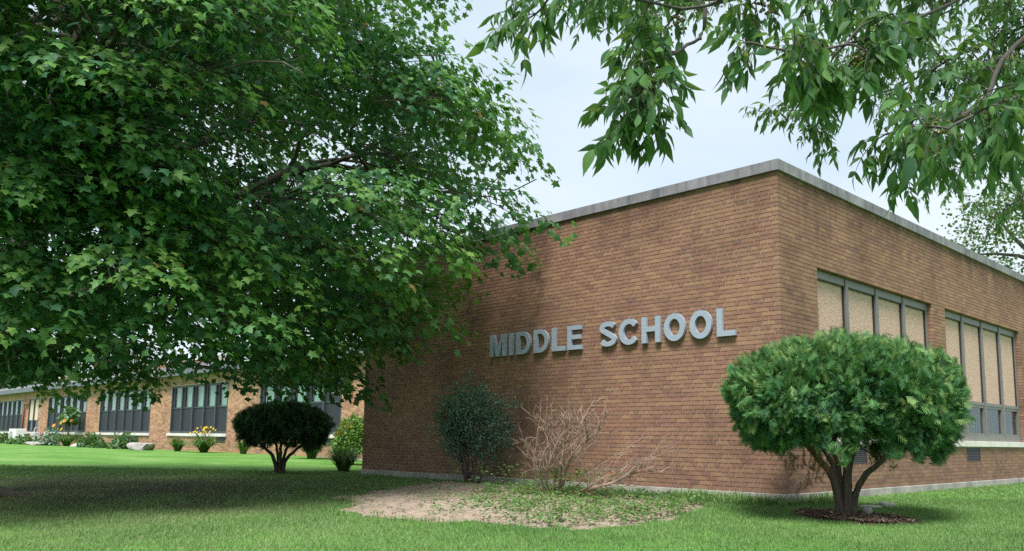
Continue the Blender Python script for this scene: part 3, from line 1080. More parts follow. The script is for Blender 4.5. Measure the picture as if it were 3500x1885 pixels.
def leaflet(half, tip=(0, 1.08), fold=0.30, droop=0.25):
    """an oval pointed leaf folded along its midrib"""
    v = []
    for x, y in half[1:]: v += [(x, y), (0, y), (-x, y)]
    V = [(0, 0, 0)] + [(x, y, abs(x) * fold - droop * y * y) for x, y in v] + [(0, tip[1], -droop * tip[1] ** 2)]
    F = [(0, 1, 2), (0, 2, 3)]
    k = len(half) - 1
    for i in range(k - 1):
        a, b = 1 + 3 * i, 1 + 3 * (i + 1)
        F += [(a, b, b + 1), (a, b + 1, a + 1), (a + 1, b + 1, b + 2), (a + 1, b + 2, a + 2)]
    e = 1 + 3 * (k - 1)
    t = len(V) - 1
    F += [(e, t, e + 1), (e + 1, t, e + 2)]
    return np.array(V, float), np.array(F)


ASH_V, ASH_F = leaflet(ash_half)
ASHL_V, ASHL_F = leaflet([(0, 0), (0.14, 0.16), (0.20, 0.44), (0.10, 0.78)])
OV_V, OV_F = leaflet([(0, 0), (0.24, 0.30), (0.22, 0.65)], (0, 1.0), 0.25, 0.2)
BR_V, BR_F = leaflet([(0, 0), (0.30, 0.22), (0.33, 0.55)], (0, 1.0), 0.2, 0.3)

DIA_V = np.array([(0, 0, 0), (0.36, 0.42, -.05), (0, 1.0, -.12), (-0.36, 0.42, -.05)])
DIA_F = np.array([(0, 1, 2), (0, 2, 3)])
IN_V, IN_F = fan([(0.0, 0.0, 0), (0.55, 0.35, -.08), (0.22, 0.60, -.06), (0, 1.0, -.16), (-0.22, 0.60, -.06), (-0.55, 0.35, -.08)], (0, 0.35, 0.02))

# a flat feathery cedar frond
fv, ff = [], []


def frond_piece(p, q, w):
    p, q = np.array(p, float), np.array(q, float)
    d = q - p
    s = np.array([d[1], -d[0], 0]) / (np.linalg.norm(d[:2]) + 1e-9) * w
    b = len(fv)
    fv.extend([p - s, p + s, q])
    ff.append((b, b + 1, b + 2))


frond_piece((0, 0, 0), (0.02, 1.0, -.10), 0.036)
for k, t in enumerate((0.12, 0.27, 0.42, 0.57, 0.72)):
    L = 0.42 * (1 - 0.4 * t)
    for s in (-1, 1):
        frond_piece((0, t + .04 * s, -.05 * t), (s * L * 0.80, t + L * 0.72, -.05 - .12 * t), 0.038)
FRO_V, FRO_F = np.array(fv), np.array(ff)

strip = []


def blade_template(n=4):
    V, F = [], []
    for i in range(n + 1):
        t = i / n
        w = 0.5 * (1 - t ** 1.6) + 0.02
        V += [(-w, t, 0), (w, t, 0)]
    for i in range(n):
        a = 2 * i
        F += [(a, a + 1, a + 3), (a, a + 3, a + 2)]
    return np.array(V, float), np.array(F)


def arching_blades(root, n, length, spread, width, droop=0.9, seg=6):
    """curved strap leaves springing from one root"""
    V, F, T = [], [], []
    for k in range(n):
        th = rng.uniform(0, 2 * math.pi)
        L = length * rng.uniform(0.6, 1.1)
        lean = spread * rng.uniform(0.15, 1.0) ** .7
        d = np.array([math.cos(th), math.sin(th), 0])
        s = np.array([-d[1], d[0], 0])
        b0 = np.array(root) + d * rng.uniform(0, 0.12) * spread + s * rng.uniform(-.08, .08)
        base = len(V)
        tint = rng.random()
        for i in range(seg + 1):
            t = i / seg
            p = b0 + d * (lean * (t ** 1.3)) * L + np.array([0, 0, 1]) * L * (t - droop * lean * t * t * t * 0.85)
            w = width * (1 - t ** 2.2) / 2 + 0.001
            V += [p - s * w, p + s * w]
            T += [tint, tint]
        for i in range(seg):
            a = base + 2 * i
            F += [(a, a + 1, a + 3), (a, a + 3, a + 2)]
    return np.array(V), np.array(F), np.array(T)


def curved(p0, p1, sag=0.0, wob=0.05, n=6):
    p0, p1 = np.asarray(p0, float), np.asarray(p1, float)
    L = np.linalg.norm(p1 - p0)
    out = []
    w1, w2 = rng.normal(0, wob * L, 3), rng.normal(0, wob * L * 0.5, 3)
    for i in range(n + 1):
        t = i / n
        out.append(p0 + (p1 - p0) * t + w1 * math.sin(math.pi * t) + w2 * math.sin(2 * math.pi * t) + np.array([0, 0, sag * L * math.sin(math.pi * t)]))
    return out


def single_leaves(parent, tv, tf, pos, Mx, sc, mat, n, name='leaf'):
    """the n leaves that show largest, each an object sharing one mesh"""
    u, v, z = project(pos)
    vis = (u > 0) & (u < 3500) & (v > 0) & (v < 1885) & (z > 0.3)
    s1 = sc if sc.ndim == 1 else sc[:, 1]
    s = np.where(vis, s1 / np.maximum(z, 0.3), 0)
    order = np.argsort(-s)[:n]
    me = tri_mesh(name, tv, tf)
    me.materials.append(mat)
    w = world_loc(parent)
    for i in order:
        o = bpy.data.objects.new(name, me)
        COL.objects.link(o)
        o.parent = parent
        k = sc[i] if sc.ndim == 1 else None
        S = np.diag([k] * 3) if k is not None else np.diag(sc[i])
        A = Mx[i] @ S
        mw = Matrix.Identity(4)
        for r in range(3):
            for c in range(3): mw[r][c] = A[r, c]
            mw[r][3] = pos[i][r] - w[r]
        o.matrix_local = mw
    keep = np.ones(len(pos), bool)
    keep[order] = False
    return keep


# ------------------------------------------------------------------ maple
MT = np.array([-9.05, -8.55])
mz0 = float(gz(*MT))
maple = empty('maple_tree', (*MT, mz0), 'large spreading maple with low leafy boughs in front of the school wing', 'tree')
CAMDIR = math.atan2(CAM[1] - MT[1], CAM[0] - MT[0])
WALLDIR = math.atan2(RIGHT[1], RIGHT[0])


def crown_r(th, z):
    """crown outline: radius at a heading and height"""
    hz = np.interp(z, [0.9, 1.6, 2.6, 4.2, 6.0, 7.6, 9.5, 11.5, 13.2, 14.2], [0.80, 0.86, 0.92, 1.0, 1.02, 0.93, 0.82, 0.64, 0.40, 0.05])
    base = 6.5 + (1.0 + 1.05 * np.clip((z - 2.6) / 2.2, 0, 1)) * np.cos(th - (WALLDIR + 0.12)) ** 3 * (np.cos(th - (WALLDIR + 0.12)) > 0) - 2.3 * np.clip(np.cos(th - CAMDIR), 0, 1) ** 3
    lump = 0.35 * np.sin(3 * th + 1.3 * z) + 0.28 * np.sin(5 * th - 0.9 * z + 1) + 0.22 * np.sin(9 * th + 2.1 * z)
    return (base + lump) * hz


tr = MB()
pts = [np.array([MT[0], MT[1], mz0 - 0.15]), np.array([MT[0], MT[1], mz0 + 0.12]), np.array([MT[0], MT[1], mz0 + 0.5]), np.array([MT[0] + .02, MT[1], 1.1]), np.array([MT[0], MT[1] + .03, 3.4])]
tr.tube(pts, [0.78, 0.56, 0.40, 0.35, 0.38], 14)
for k in range(7):
    th = k * 0.9 + 0.3
    d = np.array([math.cos(th), math.sin(th), 0])
    b = np.array([MT[0], MT[1], mz0])
    tr.tube([b + d * .3 + [0, 0, .25], b + d * .7 + [0, 0, .07], b + d * 1.25 + [0, 0, -.04], b + d * 1.7 + [0, 0, -.14]], [.20, .14, .09, .04], 7)
tr.build('trunk', M['bark'], maple, True)
limb_pts = []
for k in range(11):
    th = WALLDIR + 0.15 + k * 2 * math.pi / 9.0 + rng.normal(0, 0.1)
    zt = [5.2, 8.8, 6.2, 10.6, 4.4, 8.0, 6.6, 9.6, 5.0, 12.0, 13.0][k]
    r = crown_r(th, zt) * (0.80 if zt < 10 else 0.5)
    tip = np.array([MT[0] + r * math.cos(th), MT[1] + r * math.sin(th), zt])
    if tip[1] > -1.0 and tip[0] > XL - 0.5: tip[1] = -1.0
    path = curved([MT[0], MT[1], 2.0 + 0.14 * k], tip, 0.12, 0.05, 9)
    mb = MB()
    rr = np.linspace(0.16, 0.025, len(path))
    mb.tube(path, rr, 8)
    for j in range(2, len(path)):
        for q in range(3):
            a = path[j]
            d = norm(np.array([math.cos(th + rng.normal(0, 0.9)), math.sin(th + rng.normal(0, 0.9)), rng.uniform(-0.15, 0.75)]))
            L = rng.uniform(1.0, 2.6)
            e = a + d * L
            if e[1] > -0.4 and e[0] > XL - 0.3: continue
            sp = curved(a, e, 0.06, 0.08, 5)
            mb.tube(sp, np.linspace(rr[j] * 0.55 + .008, 0.010, 6), 5)
            limb_pts.append(sp[-1])
            for w in range(2):
                e2 = sp[3] + norm(rng.normal(0, 1, 3) + d) * rng.uniform(.4, 1.0)
                if e2[1] > -0.3 and e2[0] > XL - 0.3: continue
                mb.tube(curved(sp[3], e2, 0.03, 0.08, 3), np.linspace(.011, .005, 4), 4)
    mb.build('limb', M['bark'], maple, True)

# leafy boughs: drooping pads shingled with leaves, thick over the top and outer side, thin underneath
NB = 900
bz = rng.uniform(1.75, 13.8, NB * 3)
bth = rng.uniform(-math.pi, math.pi, NB * 3)
kp = rng.random(NB * 3) < np.interp(bz, [1.75, 2.1, 2.8, 8, 12, 14], [0.12, 0.55, 1.0, 1.0, 0.7, 0.35])
bz, bth = bz[kp][:NB], bth[kp][:NB]
NB = len(bz)
bf = np.where(rng.random(NB) < .72, 1 - np.abs(rng.normal(0, .10, NB)), rng.uniform(.45, .85, NB))
bf = np.where(bz < 2.6, np.maximum(bf, .82), bf)
br_ = crown_r(bth, bz) * bf - .25
bc = np.stack([MT[0] + br_ * np.cos(bth), MT[1] + br_ * np.sin(bth), bz], 1)
ok = ~((bc[:, 1] > -1.15) & (bc[:, 0] > XL - 1.2)) & ~(bc[:, 1] > YW - 2)
uu, vv, zz_ = project(bc)
ok &= ((uu > -300) & (vv > -350)) | (rng.random(NB) < .22)           # the half outside the view can be thinner
bc, bth, bf = bc[ok], bth[ok], bf[ok]
NB = len(bc)
nl = 250
hd = bth + rng.normal(0, .35, NB)
o_ = np.stack([np.cos(hd), np.sin(hd), rng.uniform(-.50, -.12, NB)], 1)
o_ = norm(o_)
sd_ = norm(np.cross(o_, [0, 0, 1]))
up_ = np.cross(sd_, o_)
q = norm(rng.normal(0, 1, (NB, nl, 3)) + [0.25, 0, .55])
rr_ = 1 - np.abs(rng.normal(0, .16, (NB, nl)))
ax_ = np.stack([rng.uniform(.95, 1.45, NB), rng.uniform(.75, 1.15, NB), rng.uniform(.30, .50, NB)], 1)
wav = 1 + .22 * np.sin(5 * np.arctan2(q[..., 1], q[..., 0]) + bth[:, None] * 9)
L3 = q * (rr_ * wav)[..., None] * ax_[:, None]
lp = bc[:, None] + L3[..., :1] * o_[:, None] + L3[..., 1:2] * sd_[:, None] + L3[..., 2:] * up_[:, None]
g3 = q / ax_[:, None]
sn_ = norm(g3[..., :1] * o_[:, None] + g3[..., 1:2] * sd_[:, None] + g3[..., 2:] * up_[:, None])
ln = sn_ * .75 + np.array([0, 0, .62]) + o_[:, None] * .35 + rng.normal(0, .26, lp.shape)
ld = o_[:, None] * .55 + (L3[..., :1] * o_[:, None] + L3[..., 1:2] * sd_[:, None]) * .9 + rng.normal(0, .35, lp.shape)
ld[..., 2] -= rng.uniform(.25, .95, ld.shape[:2])
ls = rng.uniform(.082, .158, ld.shape[:2])
tip_b = np.clip(.38 + .26 * q[..., 0] + .20 * q[..., 2] + .8 * (bf[:, None] - .88) + rng.normal(0, .12, ls.shape) + rng.normal(0, .14, (NB, 1)), 0, .97)  # light tops and dark undersides of the pads put into the leaf tint
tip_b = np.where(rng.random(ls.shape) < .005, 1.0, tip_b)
inn = np.repeat((bf < .84)[:, None], nl, 1).ravel()                     # leaves deep in the crown
lp, ld, ln, ls, tip_b = lp.reshape(-1, 3), ld.reshape(-1, 3), ln.reshape(-1, 3), ls.ravel(), tip_b.ravel()
ok = ~((lp[:, 1] > -0.12) & (lp[:, 0] > XL - 0.15)) & (lp[:, 2] > 1.15)
lp, ld, ln, ls, tip_b, inn = lp[ok], ld[ok], ln[ok], ls[ok], tip_b[ok], inn[ok]
ls = np.stack([ls * rng.uniform(.82, 1.15, len(ls)), ls, ls * rng.uniform(.4, 1.8, len(ls))], 1)
tw_ = MB()
for c_, o1, s1 in zip(bc, o_, sd_):                                      # the twigs that carry each pad
    b_ = c_ - o1 * .9
    for k in range(3):
        tw_.tube(curved(b_, c_ + o1 * rng.uniform(.3, .9) + s1 * rng.uniform(-.7, .7), .04, .06, 4), np.linspace(.014, .004, 5), 4, False)
tw_.build('twigs', M['bark'], maple)['kind'] = 'stuff'
LM = frames(ld, ln)
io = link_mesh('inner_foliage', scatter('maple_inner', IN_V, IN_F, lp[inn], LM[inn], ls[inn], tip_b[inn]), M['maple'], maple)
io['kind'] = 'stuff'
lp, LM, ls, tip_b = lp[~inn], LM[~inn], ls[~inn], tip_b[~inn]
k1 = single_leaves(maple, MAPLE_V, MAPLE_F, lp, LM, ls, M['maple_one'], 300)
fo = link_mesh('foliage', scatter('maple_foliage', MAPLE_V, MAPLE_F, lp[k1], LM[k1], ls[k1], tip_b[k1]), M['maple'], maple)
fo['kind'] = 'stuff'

# ------------------------------------------------------------------ ash bough overhead
ashb = np.array([5.9, -4.3])
ash = empty('ash_tree', (*ashb, float(gz(*ashb))), 'ash tree reaching pointed drooping leaves over the lawn from the side of the building', 'tree')
az0 = float(gz(*ashb))
MB().tube([(*ashb, az0 - .2), (*ashb, az0 + .25), (ashb[0], ashb[1], 1.2), (ashb[0] - .05, ashb[1] - .05, 2.6), (ashb[0] - .1, ashb[1] - .1, 4.2), (ashb[0], ashb[1], 6.5)], [.36, .25, .20, .17, .13, .05], 12).build('trunk', M['ashbark'], ash, True)
top = lambda z: np.array([ashb[0] - .08, ashb[1] - .08, z])
BR = [  # controls: (x, y in the photograph's frame, distance), starting radius, twig density, leaf scale
    ([top(3.9), spot(2750, -260, 3.9), spot(2300, -120, 3.5), spot(1830, 5, 3.25), spot(1690, 36, 3.2), spot(1560, 10, 3.1), spot(1430, -10, 3.0), spot(1350, 5, 3.0)], .035, 22, 1.0),
    ([spot(1775, 22, 3.22), spot(1762, 75, 3.2), spot(1700, 112, 3.15), spot(1650, 135, 3.1), spot(1615, 180, 3.05), spot(1600, 225, 3.05)], .012, 9, 1.0),
    ([top(3.2), spot(2760, 20, 4.3), spot(2560, 120, 4.2), spot(2490, 250, 4.1), spot(2440, 290, 3.9), spot(2350, 320, 3.6), spot(2260, 330, 3.4)], .05, 20, 1.0),
    ([top(3.7), spot(2700, -120, 3.8), spot(2350, 20, 3.4), spot(2160, 90, 3.1), spot(2030, 120, 3.0), spot(1900, 110, 3.0)], .03, 26, 1.0),
    ([top(2.6), spot(2760, 160, 3.2), spot(2560, 240, 2.8), spot(2430, 290, 2.6), spot(2350, 330, 2.45)], .02, 7, 1.0),
    ([top(3.5), spot(2800, 20, 4.8), spot(2480, 120, 5.2), spot(2250, 230, 5.6), spot(2100, 270, 5.8), spot(2010, 290, 5.9)], .03, 52, 0.88),
    ([top(3.0), spot(2800, 200, 5.0), spot(2600, 260, 6.2), spot(2480, 330, 7.0), spot(2400, 400, 7.4)], .03, 48, 0.88),
    ([top(4.2), spot(2750, -300, 4.6), spot(2350, -120, 4.9), spot(2000, -30, 5.2), spot(1750, 0, 5.3), spot(1500, -20, 5.4)], .035, 26, 1.0),
    ([top(4.8), spot(2700, -450, 4.5), spot(2300, -300, 4.3), spot(1900, -160, 4.2), spot(1600, -90, 4.1), spot(1350, -60, 4.0)], .04, 14, 1.0),
    ([top(4.4), spot(2650, -200, 5.5), spot(2450, -20, 6.0), spot(2300, 60, 6.4), spot(2150, 120, 6.6)], .03, 50, 0.88),
    ([top(3.4), spot(2700, 100, 4.6), spot(2560, 200, 5.0), spot(2510, 300, 5.2), spot(2470, 380, 5.3)], .025, 34, 0.88),
    ([top(2.9), spot(2800, 330, 7.5), spot(2650, 430, 9.5), spot(2560, 500, 10.5), spot(2500, 540, 11)], .025, 50, 0.85),
]


def resample(P, n):
    P = np.array(P)
    d = np.concatenate([[0], np.cumsum(np.linalg.norm(np.diff(P, axis=0), axis=1))])
    # smooth by Catmull-Rom on arc length
    ts = np.linspace(0, d[-1], n)
    out = []
    for tt in ts:
        i = min(np.searchsorted(d, tt, side='right') - 1, len(P) - 2)
        i = max(i, 0)
        u = (tt - d[i]) / (d[i + 1] - d[i] + 1e-9)
        p0, p1, p2, p3 = P[max(i - 1, 0)], P[i], P[i + 1], P[min(i + 2, len(P) - 1)]
        out.append(0.5 * ((2 * p1) + (-p0 + p2) * u + (2 * p0 - 5 * p1 + 4 * p2 - p3) * u * u + (-p0 + 3 * p1 - 3 * p2 + p3) * u ** 3))
    return np.array(out)


apos, adir, anor, asc, atint = [], [], [], [], []
spos, sdir, gpos = [], [], []
twigs = MB()


def compound(p, d, scale):
    """one pinnate leaf: a drooping stalk with paired leaflets and an end leaflet"""
    n = rng.integers(2, 4)
    L = scale * rng.uniform(0.09, 0.16)
    d = norm(np.asarray(d, float))
    tint = rng.random()
    q = np.array(p, float)
    pts = [q.copy()]
    for i in range(6):
        d = norm(d + np.array([0, 0, -0.13]))
        q = q + d * L / 6
        pts.append(q.copy())
    twigs.tube(pts[::2], np.linspace(.0022, .0011, 4), 3, False)
    pts = np.array(pts)
    sid = norm(np.cross(d, [0, 0, 1]) + rng.normal(0, 0.35, 3))
    for i in range(n):
        b = pts[2 + int(round(3.2 * i / max(n - 1, 1)))]
        for s in (-1, 1):
            dd = d * 0.55 + sid * s * rng.uniform(.5, .9) + np.array([0, 0, -rng.uniform(.15, .75)])
            apos.append(b); adir.append(dd); anor.append(np.array([0, 0, .8]) + rng.normal(0, .55, 3) + d * .3)
            asc.append(scale * rng.uniform(0.042, 0.074)); atint.append(np.clip(tint * .6 + rng.random() * .4, 0, 1))
    apos.append(pts[-1]); adir.append(d + np.array([0, 0, -.4])); anor.append(np.array([0, 0, .6]) + rng.normal(0, .6, 3))
    asc.append(scale * rng.uniform(0.06, 0.098)); atint.append(tint)


def twig(p, d, L, scale, seeds):
    d = norm(np.asarray(d, float))
    q = np.array(p, float)
    pts = [q.copy()]
    n = 4
    for i in range(n):
        d = norm(d + rng.normal(0, .16, 3) + np.array([0, 0, -.08]))
        q = q + d * L / n
        pts.append(q.copy())
    twigs.tube(pts, np.linspace(.0055, .002, n + 1), 4, False)
    for i in range(1, n + 1):
        for s in range(2 if i < n else 3):
            a = norm(np.cross(d, rng.normal(0, 1, 3)))
            compound(pts[i], d * .6 + a * .9 + np.array([0, 0, -.12]), scale)
    if seeds and rng.random() < 0.35:
        b = pts[rng.integers(1, n)]
        for k in range(rng.integers(10, 22)):
            spos.append(b + rng.normal(0, .022, 3) + [0, 0, -rng.uniform(0, .07)])
            sdir.append([rng.normal(0, .35), rng.normal(0, .35), -1])
    if seeds and rng.random() < 0.22:
        gpos.append(pts[rng.integers(1, n)] + [0, 0, -.03])


for bi, (ctrl, r0, ntw, scl) in enumerate(BR):
    P = resample(ctrl, 40)
    P[5:] += np.cumsum(rng.normal(0, .004, (35, 3)), 0)
    MB().tube(P, np.linspace(r0 * .62, .004, 40), 7).build('branch', M['ashbark'], ash, True)
    for k in range(ntw):
        f = rng.uniform(0.30 if bi else .34, 1.0) if k > 3 else 1.0 - .035 * k
        i = int(f * 39)
        tg = norm(P[min(i + 1, 39)] - P[max(i - 1, 0)])
        d = tg * .5 + rng.normal(0, .75, 3) + np.array([0, 0, -.05])
        dpt = project(P[i])[2]
        twig(P[i], d, np.clip(rng.uniform(.028, .062) * dpt, .07, .36), scl, True)
apos, adir, anor, asc, atint = map(np.array, (apos, adir, anor, asc, atint))
AM = frames(adir, anor)
wd = rng.uniform(0.75, 1.15, len(asc))
AS = np.stack([asc * wd, asc, asc], 1)
k2 = single_leaves(ash, ASH_V, ASH_F, apos, AM, AS, M['ash_one'], 300)
o = link_mesh('foliage', scatter('ash_foliage', ASHL_V, ASHL_F, apos[k2], AM[k2], AS[k2], atint[k2]), M['ash'], ash, True)
o['kind'] = 'stuff'
twigs.build('twigs', M['ashbark'], ash)['kind'] = 'stuff'
spos, sdir = np.array(spos), np.array(sdir)
kv, kf = leaflet([(0, 0), (.055, .35), (.085, .75)], (0, 1.0), 0.05, 0.0)
ks = rng.uniform(.026, .042, len(spos))
o = link_mesh('seed_keys', scatter('seed_keys', kv, kf, spos, frames(sdir, rng.normal(0, 1, (len(spos), 3))), ks, rng.random(len(spos))), M['samara'], ash)
o['kind'] = 'stuff'
gp = []
for g in gpos:
    for k in range(34): gp.append(g + rng.normal(0, .018, 3) * [1, 1, 1.6])
gp = np.array(gp)
gvv = np.array([(1, 0, 0), (-1, 0, 0), (0, 1, 0), (0, -1, 0), (0, 0, 1), (0, 0, -1)], float)
gff = np.array([(0, 2, 4), (2, 1, 4), (1, 3, 4), (3, 0, 4), (2, 0, 5), (1, 2, 5), (3, 1, 5), (0, 3, 5)])
o = link_mesh('flower_galls', scatter('flower_galls', gvv, gff, gp, frames(rng.normal(0, 1, (len(gp), 3)), rng.normal(0, 1, (len(gp), 3))), rng.uniform(.004, .010, len(gp)), rng.random(len(gp))), M['gall'], ash)
o['kind'] = 'stuff'


# ------------------------------------------------------------------ clipped evergreens
def evergreen(name, base, ctr, rx, ry, rz, stems, nf, fl, mat, label, ragged=1.0, ax=RIGHT):
    """flat-topped clipped cedar on several stems; crown axes follow the bush's own long side"""
    root = empty(name, base, label, 'shrub', 'clipped evergreen shrubs')
    ctr = np.array(ctr, float)
    ex = norm(np.array([ax[0], ax[1], 0]))
    ey = np.array([-ex[1], ex[0], 0])
    for (tx, ty, tz, r) in stems:
        tip = ctr + ex * tx * rx + ey * ty * ry + np.array([0, 0, tz * rz])
        b = np.array(base) + ex * tx * .14 + ey * ty * .14
        lo = b + (tip - b) * .35
        lo[:2] = b[:2] + (tip[:2] - b[:2]) * .16
        P = resample([b - [0, 0, .12], b + [0, 0, .10], lo, b + (tip - b) * .72 + ex * tx * .10 * rx, tip], 14)
        P[2:-1] += rng.normal(0, .008, (11, 3))
        mb = MB().tube(P, np.interp(np.linspace(0, 1, 14), [0, .1, .3, 1], [r * 1.25, r * .9, r * .75, r * .28]), 9)
        for k in range(16):
            i = rng.integers(7, 13)
            e = P[i] + norm(rng.normal(0, .6, 3) + norm(P[i] - P[0]) * .8 + [0, 0, .5]) * rng.uniform(.25, .6) * min(rx, 1.2)
            mb.tube(curved(P[i], e, 0, .08, 3), np.linspace(r * .28, .004, 4), 4)
        mb.build('stem', M['cedarbark'], root, True)
    d = norm(rng.normal(0, 1, (nf // 7, 3)))
    d = d[d[:, 2] > -0.70]
    nt_ = len(d)
    th = np.arctan2(d[:, 1], d[:, 0])
    lump = 1 + ragged * (0.05 * np.sin(4 * th + 3 * d[:, 2]) + 0.045 * np.sin(7 * th - 4 * d[:, 2]) + .035 * np.sin(13 * th + 9 * d[:, 2])) + rng.normal(0, .025, nt_)
    dep = np.where(rng.random(nt_) < .72, 1 - np.abs(rng.normal(0, .06, nt_)), rng.uniform(.5, .95, nt_))
    low = np.where(d[:, 2] < 0, 1.16 + .12 * d[:, 0] + .12 * np.sin(9 * th) + rng.normal(0, .05, nt_), 1.0)
    e = (np.abs(d[:, 0]) ** 2.1 + np.abs(d[:, 1]) ** 2.1 + np.abs(d[:, 2]) ** 2.0) ** (-1 / 2.06)
    P = d * (e * lump * dep)[:, None]
    pos = ctr + ex * (P[:, :1] * rx) + ey * (P[:, 1:2] * ry) + np.array([0, 0, 1.0]) * (P[:, 2:] * rz * low[:, None])
    out = norm(ex * d[:, :1] / rx + ey * d[:, 1:2] / ry + np.array([0, 0, 1.0]) * d[:, 2:] / rz)
    td = out * 1.0 + rng.normal(0, .38, (nt_, 3))
    td[:, 2] += np.where(d[:, 2] > 0.15, .6, -.30)
    td = norm(td)
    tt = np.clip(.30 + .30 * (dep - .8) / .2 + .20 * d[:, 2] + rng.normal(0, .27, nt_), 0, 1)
    sidev = norm(np.cross(td, rng.normal(0, 1, (nt_, 3))))
    # seven fronds fan out of every tuft
    rp = lambda a: np.repeat(a, 7, 0)
    n = nt_ * 7
    dr = rp(td) + rng.normal(0, .30, (n, 3))
    nrm = rp(sidev) * .7 + rp(out) * .25 + np.array([0, 0, .35]) + rng.normal(0, .5, (n, 3))
    sc = fl * rng.uniform(.65, 1.2, n)
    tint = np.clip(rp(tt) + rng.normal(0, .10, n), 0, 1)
    pos = rp(pos) - rp(td) * .05 + rng.normal(0, .030, (n, 3))
    dr = norm(dr)
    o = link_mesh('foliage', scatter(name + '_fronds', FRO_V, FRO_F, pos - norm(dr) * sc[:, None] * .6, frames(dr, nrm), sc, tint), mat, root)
    o['kind'] = 'stuff'
    return root, pos, out


B1 = np.array([1.22, -0.78])
b1z = float(gz(*B1)) + 0.02
c1 = spot(2122, 1008, 10.45)
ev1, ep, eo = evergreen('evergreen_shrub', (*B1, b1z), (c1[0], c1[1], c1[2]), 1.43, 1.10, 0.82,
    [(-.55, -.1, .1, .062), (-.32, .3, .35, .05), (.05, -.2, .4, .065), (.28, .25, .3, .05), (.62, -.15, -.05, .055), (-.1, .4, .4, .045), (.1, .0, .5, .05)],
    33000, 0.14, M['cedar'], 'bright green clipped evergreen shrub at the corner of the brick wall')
# dead brown sprays under its skirt
dbm = []
bp_ = np.concatenate([spot(2045, 1165, 10.2) + rng.normal(0, [.10, .10, .13], (60, 3)), spot(1985, 1150, 10.2) + rng.normal(0, [.06, .06, .08], (25, 3))])
dd_ = rng.normal(0, .4, bp_.shape) + [0, 0, -1]
o = link_mesh('dead_sprays', scatter('dead_sprays', FRO_V, FRO_F, bp_, frames(dd_, rng.normal(0, 1, bp_.shape)), rng.uniform(.08, .14, len(bp_)), rng.random(len(bp_))), M['browntwig'], ev1)
o['kind'] = 'stuff'
MB().tube(curved(spot(2085, 1090, 10.25), spot(2040, 1165, 10.2), 0, .06, 4), [.008, .007, .006, .005, .004], 5).build('dead_twig', M['browntwig'], ev1)

b2 = np.array([-11.9, -1.35])
b2z = float(gz(*b2))
c2 = spot(713, 1072, 19.7)
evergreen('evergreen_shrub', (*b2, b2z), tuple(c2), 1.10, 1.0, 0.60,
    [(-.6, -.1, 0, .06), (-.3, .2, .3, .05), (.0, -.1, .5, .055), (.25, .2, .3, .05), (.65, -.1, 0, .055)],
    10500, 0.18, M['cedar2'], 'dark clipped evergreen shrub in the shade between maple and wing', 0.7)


# ------------------------------------------------------------------ leafy shrub and dead shrub in the bed
def bushy(name, base, stems, leaf_pts, tv, tf, ls, mat, label, cat='shrub', group=None, barkm='shrubbark'):
    root = empty(name, base, label, cat, group)
    for P, r in stems:
        MB().tube(P, np.linspace(r, r * .25, len(P)), 5).build('stem', M[barkm], root, True)
    n = len(leaf_pts)
    d = rng.normal(0, 1, (n, 3)) + [0, 0, .1]
    nr = rng.normal(0, .6, (n, 3)) + [0, 0, 1]
    o = link_mesh('foliage', scatter(name + '_leaves', tv, tf, leaf_pts, frames(d, nr), rng.uniform(.7, 1.25, n) * ls, rng.random(n)), mat, root)
    o['kind'] = 'stuff'
    return root


sb = np.array([-5.80, -0.82])
sbz = float(gz(*sb))
sh_r = norm(np.array([RIGHT[0], RIGHT[1], 0]))
sh_f = np.array([-sh_r[1], sh_r[0], 0])
stems, lp = [], []
for k in range(15):
    a = rng.uniform(-1, 1)
    tip = np.array([*sb, sbz]) + sh_r * a * .72 + sh_f * rng.uniform(-.40, .32) + np.array([0, 0, rng.uniform(1.2, 1.85) - .35 * abs(a)])
    b = np.array([*sb, sbz]) + sh_r * a * .12 + sh_f * rng.uniform(-.1, .1)
    P = resample([b - [0, 0, .05], b + (tip - b) * [.25, .25, .4], b + (tip - b) * [.6, .6, .72], tip], 9)
    P[1:] += rng.normal(0, .015, (8, 3))
    stems.append((P, rng.uniform(.012, .024)))
    for i in range(4, 9):
        for q in range(3):
            e = P[i] + norm(rng.normal(0, 1, 3) + [0, 0, .5]) * rng.uniform(.12, .38)
            stems.append((curved(P[i], e, 0, .06, 3), .004)) if q == 0 else None
            for w in range(26):
                lp.append(P[i] + (e - P[i]) * rng.uniform(.3, 1.15) + rng.normal(0, .06, 3))
# a low side bough
low = np.array([*sb, sbz]) + sh_r * .60 + np.array([0, 0, .72])
for w in range(170): lp.append(low + rng.normal(0, [.14, .12, .17], 3))
for k in range(75):
    dq = norm(rng.normal(0, 1, 3) + [0, 0, .25])
    cq = np.array([*sb, sbz + 1.22]) + (sh_r * dq[0] * .78 + sh_f * dq[1] * .45 + np.array([0, 0, dq[2] * .60])) * rng.uniform(.55, 1.0)
    for w in range(42): lp.append(cq + rng.normal(0, [.085, .085, .07], 3))
lp = np.array(lp)
lp = lp[lp[:, 1] < -.06]
bushy('leafy_shrub', (*sb, sbz), stems, lp, OV_V, OV_F, .052, M['privet'], 'blue-green leafy shrub with bare lower stems against the shaded brick wall')

db = np.array([-2.75, -1.75])
dbz = float(gz(*db))
dead = empty('dead_shrub', (*db, dbz), 'leafless dead shrub of pale bare twigs in the planting bed', 'shrub')


